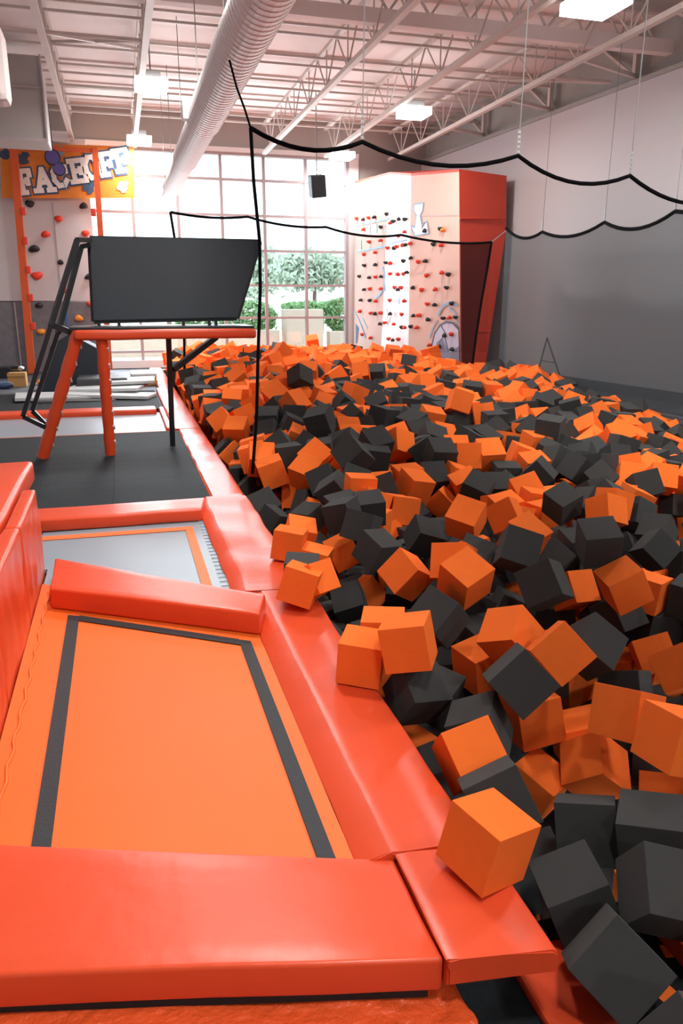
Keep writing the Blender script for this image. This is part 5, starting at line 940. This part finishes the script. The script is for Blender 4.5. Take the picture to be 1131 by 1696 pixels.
HERO_LABELS = [
    'orange foam cube leaning on the pit edge pad below a flat grey-topped cube',
    'orange foam cube on the pit edge pad just behind the grey-topped charcoal cube',
    'charcoal foam cube tipped on the creased pale part of the edge pad',
    'charcoal foam cube with flat shiny grey top between two orange cubes at the pad',
    'orange foam cube right behind the one leaning on the edge pad',
    'orange foam cube with bright flat top behind the grey-topped cube',
    'orange foam cube left of the large charcoal cube with a corner down',
    'large charcoal foam cube pointing a corner down over two orange cubes',
    'charcoal foam cube with a bluish bright top edge',
    'charcoal foam cube turned brown-grey face front beside the bluish-topped one',
    'charcoal foam cube with flat top behind the bluish-topped cube',
    'orange foam cube wedged between two charcoal cubes left of centre',
    'orange foam cube standing diamond-wise under the large charcoal cube',
    'orange foam cube with a bright slanting upper edge above the stacked pair',
    'small-looking grey charcoal cube left behind the stacked orange pair',
    'charcoal foam cube hardly seen behind the stacked orange pair',
    'orange foam cube seen as a bright top behind the two by the pad edge',
    'orange foam cube resting on the pad edge, left of the stacked pair',
    'orange foam cube with square red-lit front, right of the stacked pair at the pad edge',
    'big charcoal foam cube with a black underside beside the orange pair',
    'orange foam cube with a bright diamond top in the middle of the near heap',
    'orange foam cube right behind the one with the diamond top',
    'charcoal foam cube ridge-up with three faces in view left of centre',
    'orange foam cube with a tilted square top, over a dark gap',
    'orange foam cube tucked behind the one with the tilted square top',
    'orange foam cube leaning left behind the blue-edged charcoal cube',
    'orange foam cube showing a bright wedge above the blue-edged charcoal cube',
    'large charcoal foam cube with a pale blue left edge',
    'large black foam cube in front of the blue-edged one',
    'charcoal foam cube sitting level with a lit grey top and lilac left side',
    'orange foam cube behind the level grey-topped cube',
    'orange foam cube rearmost of the two behind the level grey-topped cube',
    'charcoal foam cube with a grey diamond top right of centre',
    'charcoal foam cube poised on a corner near the right edge',
    'charcoal foam cube with flat top behind the one poised on a corner',
    'orange foam cube with a dark red shaded front at the right',
    'orange foam cube left of the one with the dark red front',
    'orange foam cube with bright top and a charcoal cube overlapping its corner',
    'orange foam cube standing diamond-wise behind the black diamond',
    'black foam cube standing as a diamond in front of two orange cubes',
    'charcoal foam cube with peaked top right of the orange diamond',
    'charcoal foam cube behind the peaked one',
    'brown-black foam cube squeezed behind the orange cubes',
    'orange foam cube leaning at the right, left of the tipped one by the frame edge',
    'orange foam cube tipped on its corner at the right edge of the picture',
    'black foam cube showing a thin grey top above two orange cubes',
    'orange foam cube with large square front under the thin grey-topped cube',
    'orange foam cube leaning over at the right edge, beside the square-fronted one',
    'orange foam cube mostly hidden above the grey-topped cube at the right edge',
    'large orange foam cube touching the pad edge, behind the nearest orange cube',
    'nearest orange foam cube, lying on the edge pad',
    'charcoal foam cube between the two largest orange cubes',
    'orange foam cube above a dark gap right of the charcoal wedge',
    'orange foam cube shaped like a roof above the level charcoal cube',
    'level charcoal foam cube with a thin lilac top under the roof-like orange cube',
    'charcoal foam cube with flat greenish grey top at the right edge',
    'charcoal foam cube with a small orange speck on its top face',
    'dusty charcoal foam cube, ridge towards the camera, at the lower right edge',
    'nearest black foam cube, standing at the bottom right corner',
    'charcoal foam cube with a vertical ridge high at the right edge',
    'charcoal foam cube between orange ones behind the diamond top',
    'charcoal foam cube with grey top under the red-lit orange cube',
    'charcoal foam cube pointing a corner over the pad edge',
    'charcoal foam cube with lit top behind the large orange one at the pad edge',
    'orange foam cube behind the first one on the edge pad',
    'charcoal foam cube low behind the tipped one on the creased pad',
]
cubes = []
for i in range(0, len(CUBES), 8):
    v = CUBES[i:i + 8]
    cubes.append((Vector(v[:3]) / 1000, Quaternion([k / 999 for k in v[3:7]]).normalized(), abs(v[7]) / 1000, 'o' if v[7] > 0 else 'c'))
def cube_mesh(m, name):
    bm = bmesh.new(); box(bm, -.5, .5, -.5, .5, -.5, .5, bev=.012, seg=2)
    me = bpy.data.meshes.new(name); bmesh.ops.recalc_face_normals(bm, faces=bm.faces); bm.to_mesh(me); bm.free(); me.materials.append(m); return me
CM = {'o': cube_mesh(M['foam_o'], 'orange_foam_cube'), 'c': cube_mesh(M['foam_c'], 'charcoal_foam_cube')}
N_IND = 300
ORD = ['leftmost', 'second from left', 'third from left', 'fourth from left', 'fifth from left', 'sixth from left', 'seventh from left', 'eighth from left', 'ninth from left', 'tenth from left', 'eleventh from left', 'twelfth from left', 'third from right', 'second from right', 'rightmost']
def where(p):
    d = p - EYE; z = d.dot(FW); x = 565.5 + 1250 * d.dot(RT) / z
    band = 'nearest the camera' if p.y < 2.3 else 'low in the front' if p.y < 3.1 else 'in the near heap' if p.y < 3.9 else 'behind the near heap' if p.y < 4.8 else 'before the pit middle' if p.y < 6 else 'in the pit middle' if p.y < 7.2 else 'past the middle' if p.y < 8.8 else 'well back' if p.y < 10.6 else 'far back' if p.y < 12.8 else 'by the far end'
    e = p.x - .9
    side = 'by the edge pads' if e < .4 else 'below the window' if x < 590 else 'left of centre' if x < 700 else 'below the tower' if x < 850 else 'right of centre' if x < 990 else 'at the right edge'
    return x, band + ' ' + side
sets = {}
for i in range(len(HERO_LABELS), N_IND):
    p, q, s, col = cubes[i]; x, wv = where(p); sets.setdefault((col, wv), []).append((x, i))
LAB = dict(enumerate(HERO_LABELS))
for (col, wv), m in sets.items():
    m.sort(); c = 'orange' if col == 'o' else 'charcoal'
    for k, (x, i) in enumerate(m):
        LAB[i] = '%s foam cube %s' % (c, wv) if len(m) == 1 else '%s foam cube, %s among those %s' % (c, ORD[k if len(m) < 13 or k < 12 else len(m) - 1 - k < 3 and 14 - (len(m) - 1 - k) or 11], wv)
proto = {}
for i, (p, q, s, col) in enumerate(cubes[:N_IND]):
    if col not in proto:
        o = bpy.data.objects.new('foam_cube', CM[col]); proto[col] = o
    else: o = proto[col].copy()
    C.objects.link(o); o.location = p; o.rotation_mode = 'QUATERNION'; o.rotation_quaternion = q; o.scale = (s, s, s)
    tag(o, LAB[i], 'foam cube', 'foam cubes in the pit')
bm = bmesh.new()
for p, q, s, col in cubes[N_IND:]:
    Mx = Matrix.Translation(p) @ q.to_matrix().to_4x4() @ Matrix.Scale(s, 4)
    vs = [bm.verts.new(Mx @ Vector((x, y, z))) for x in (-.5, .5) for y in (-.5, .5) for z in (-.5, .5)]
    for f in ((0, 1, 3, 2), (4, 6, 7, 5), (0, 4, 5, 1), (2, 3, 7, 6), (0, 2, 6, 4), (1, 5, 7, 3)):
        fc = bm.faces.new([vs[k] for k in f]); fc.material_index = 0 if col == 'o' else 1
o = obj('foam_cubes', bm, [M['foam_o'], M['foam_c']])
tag(o, 'mass of small far orange and charcoal foam cubes filling the pit', 'foam cubes', kind='stuff')
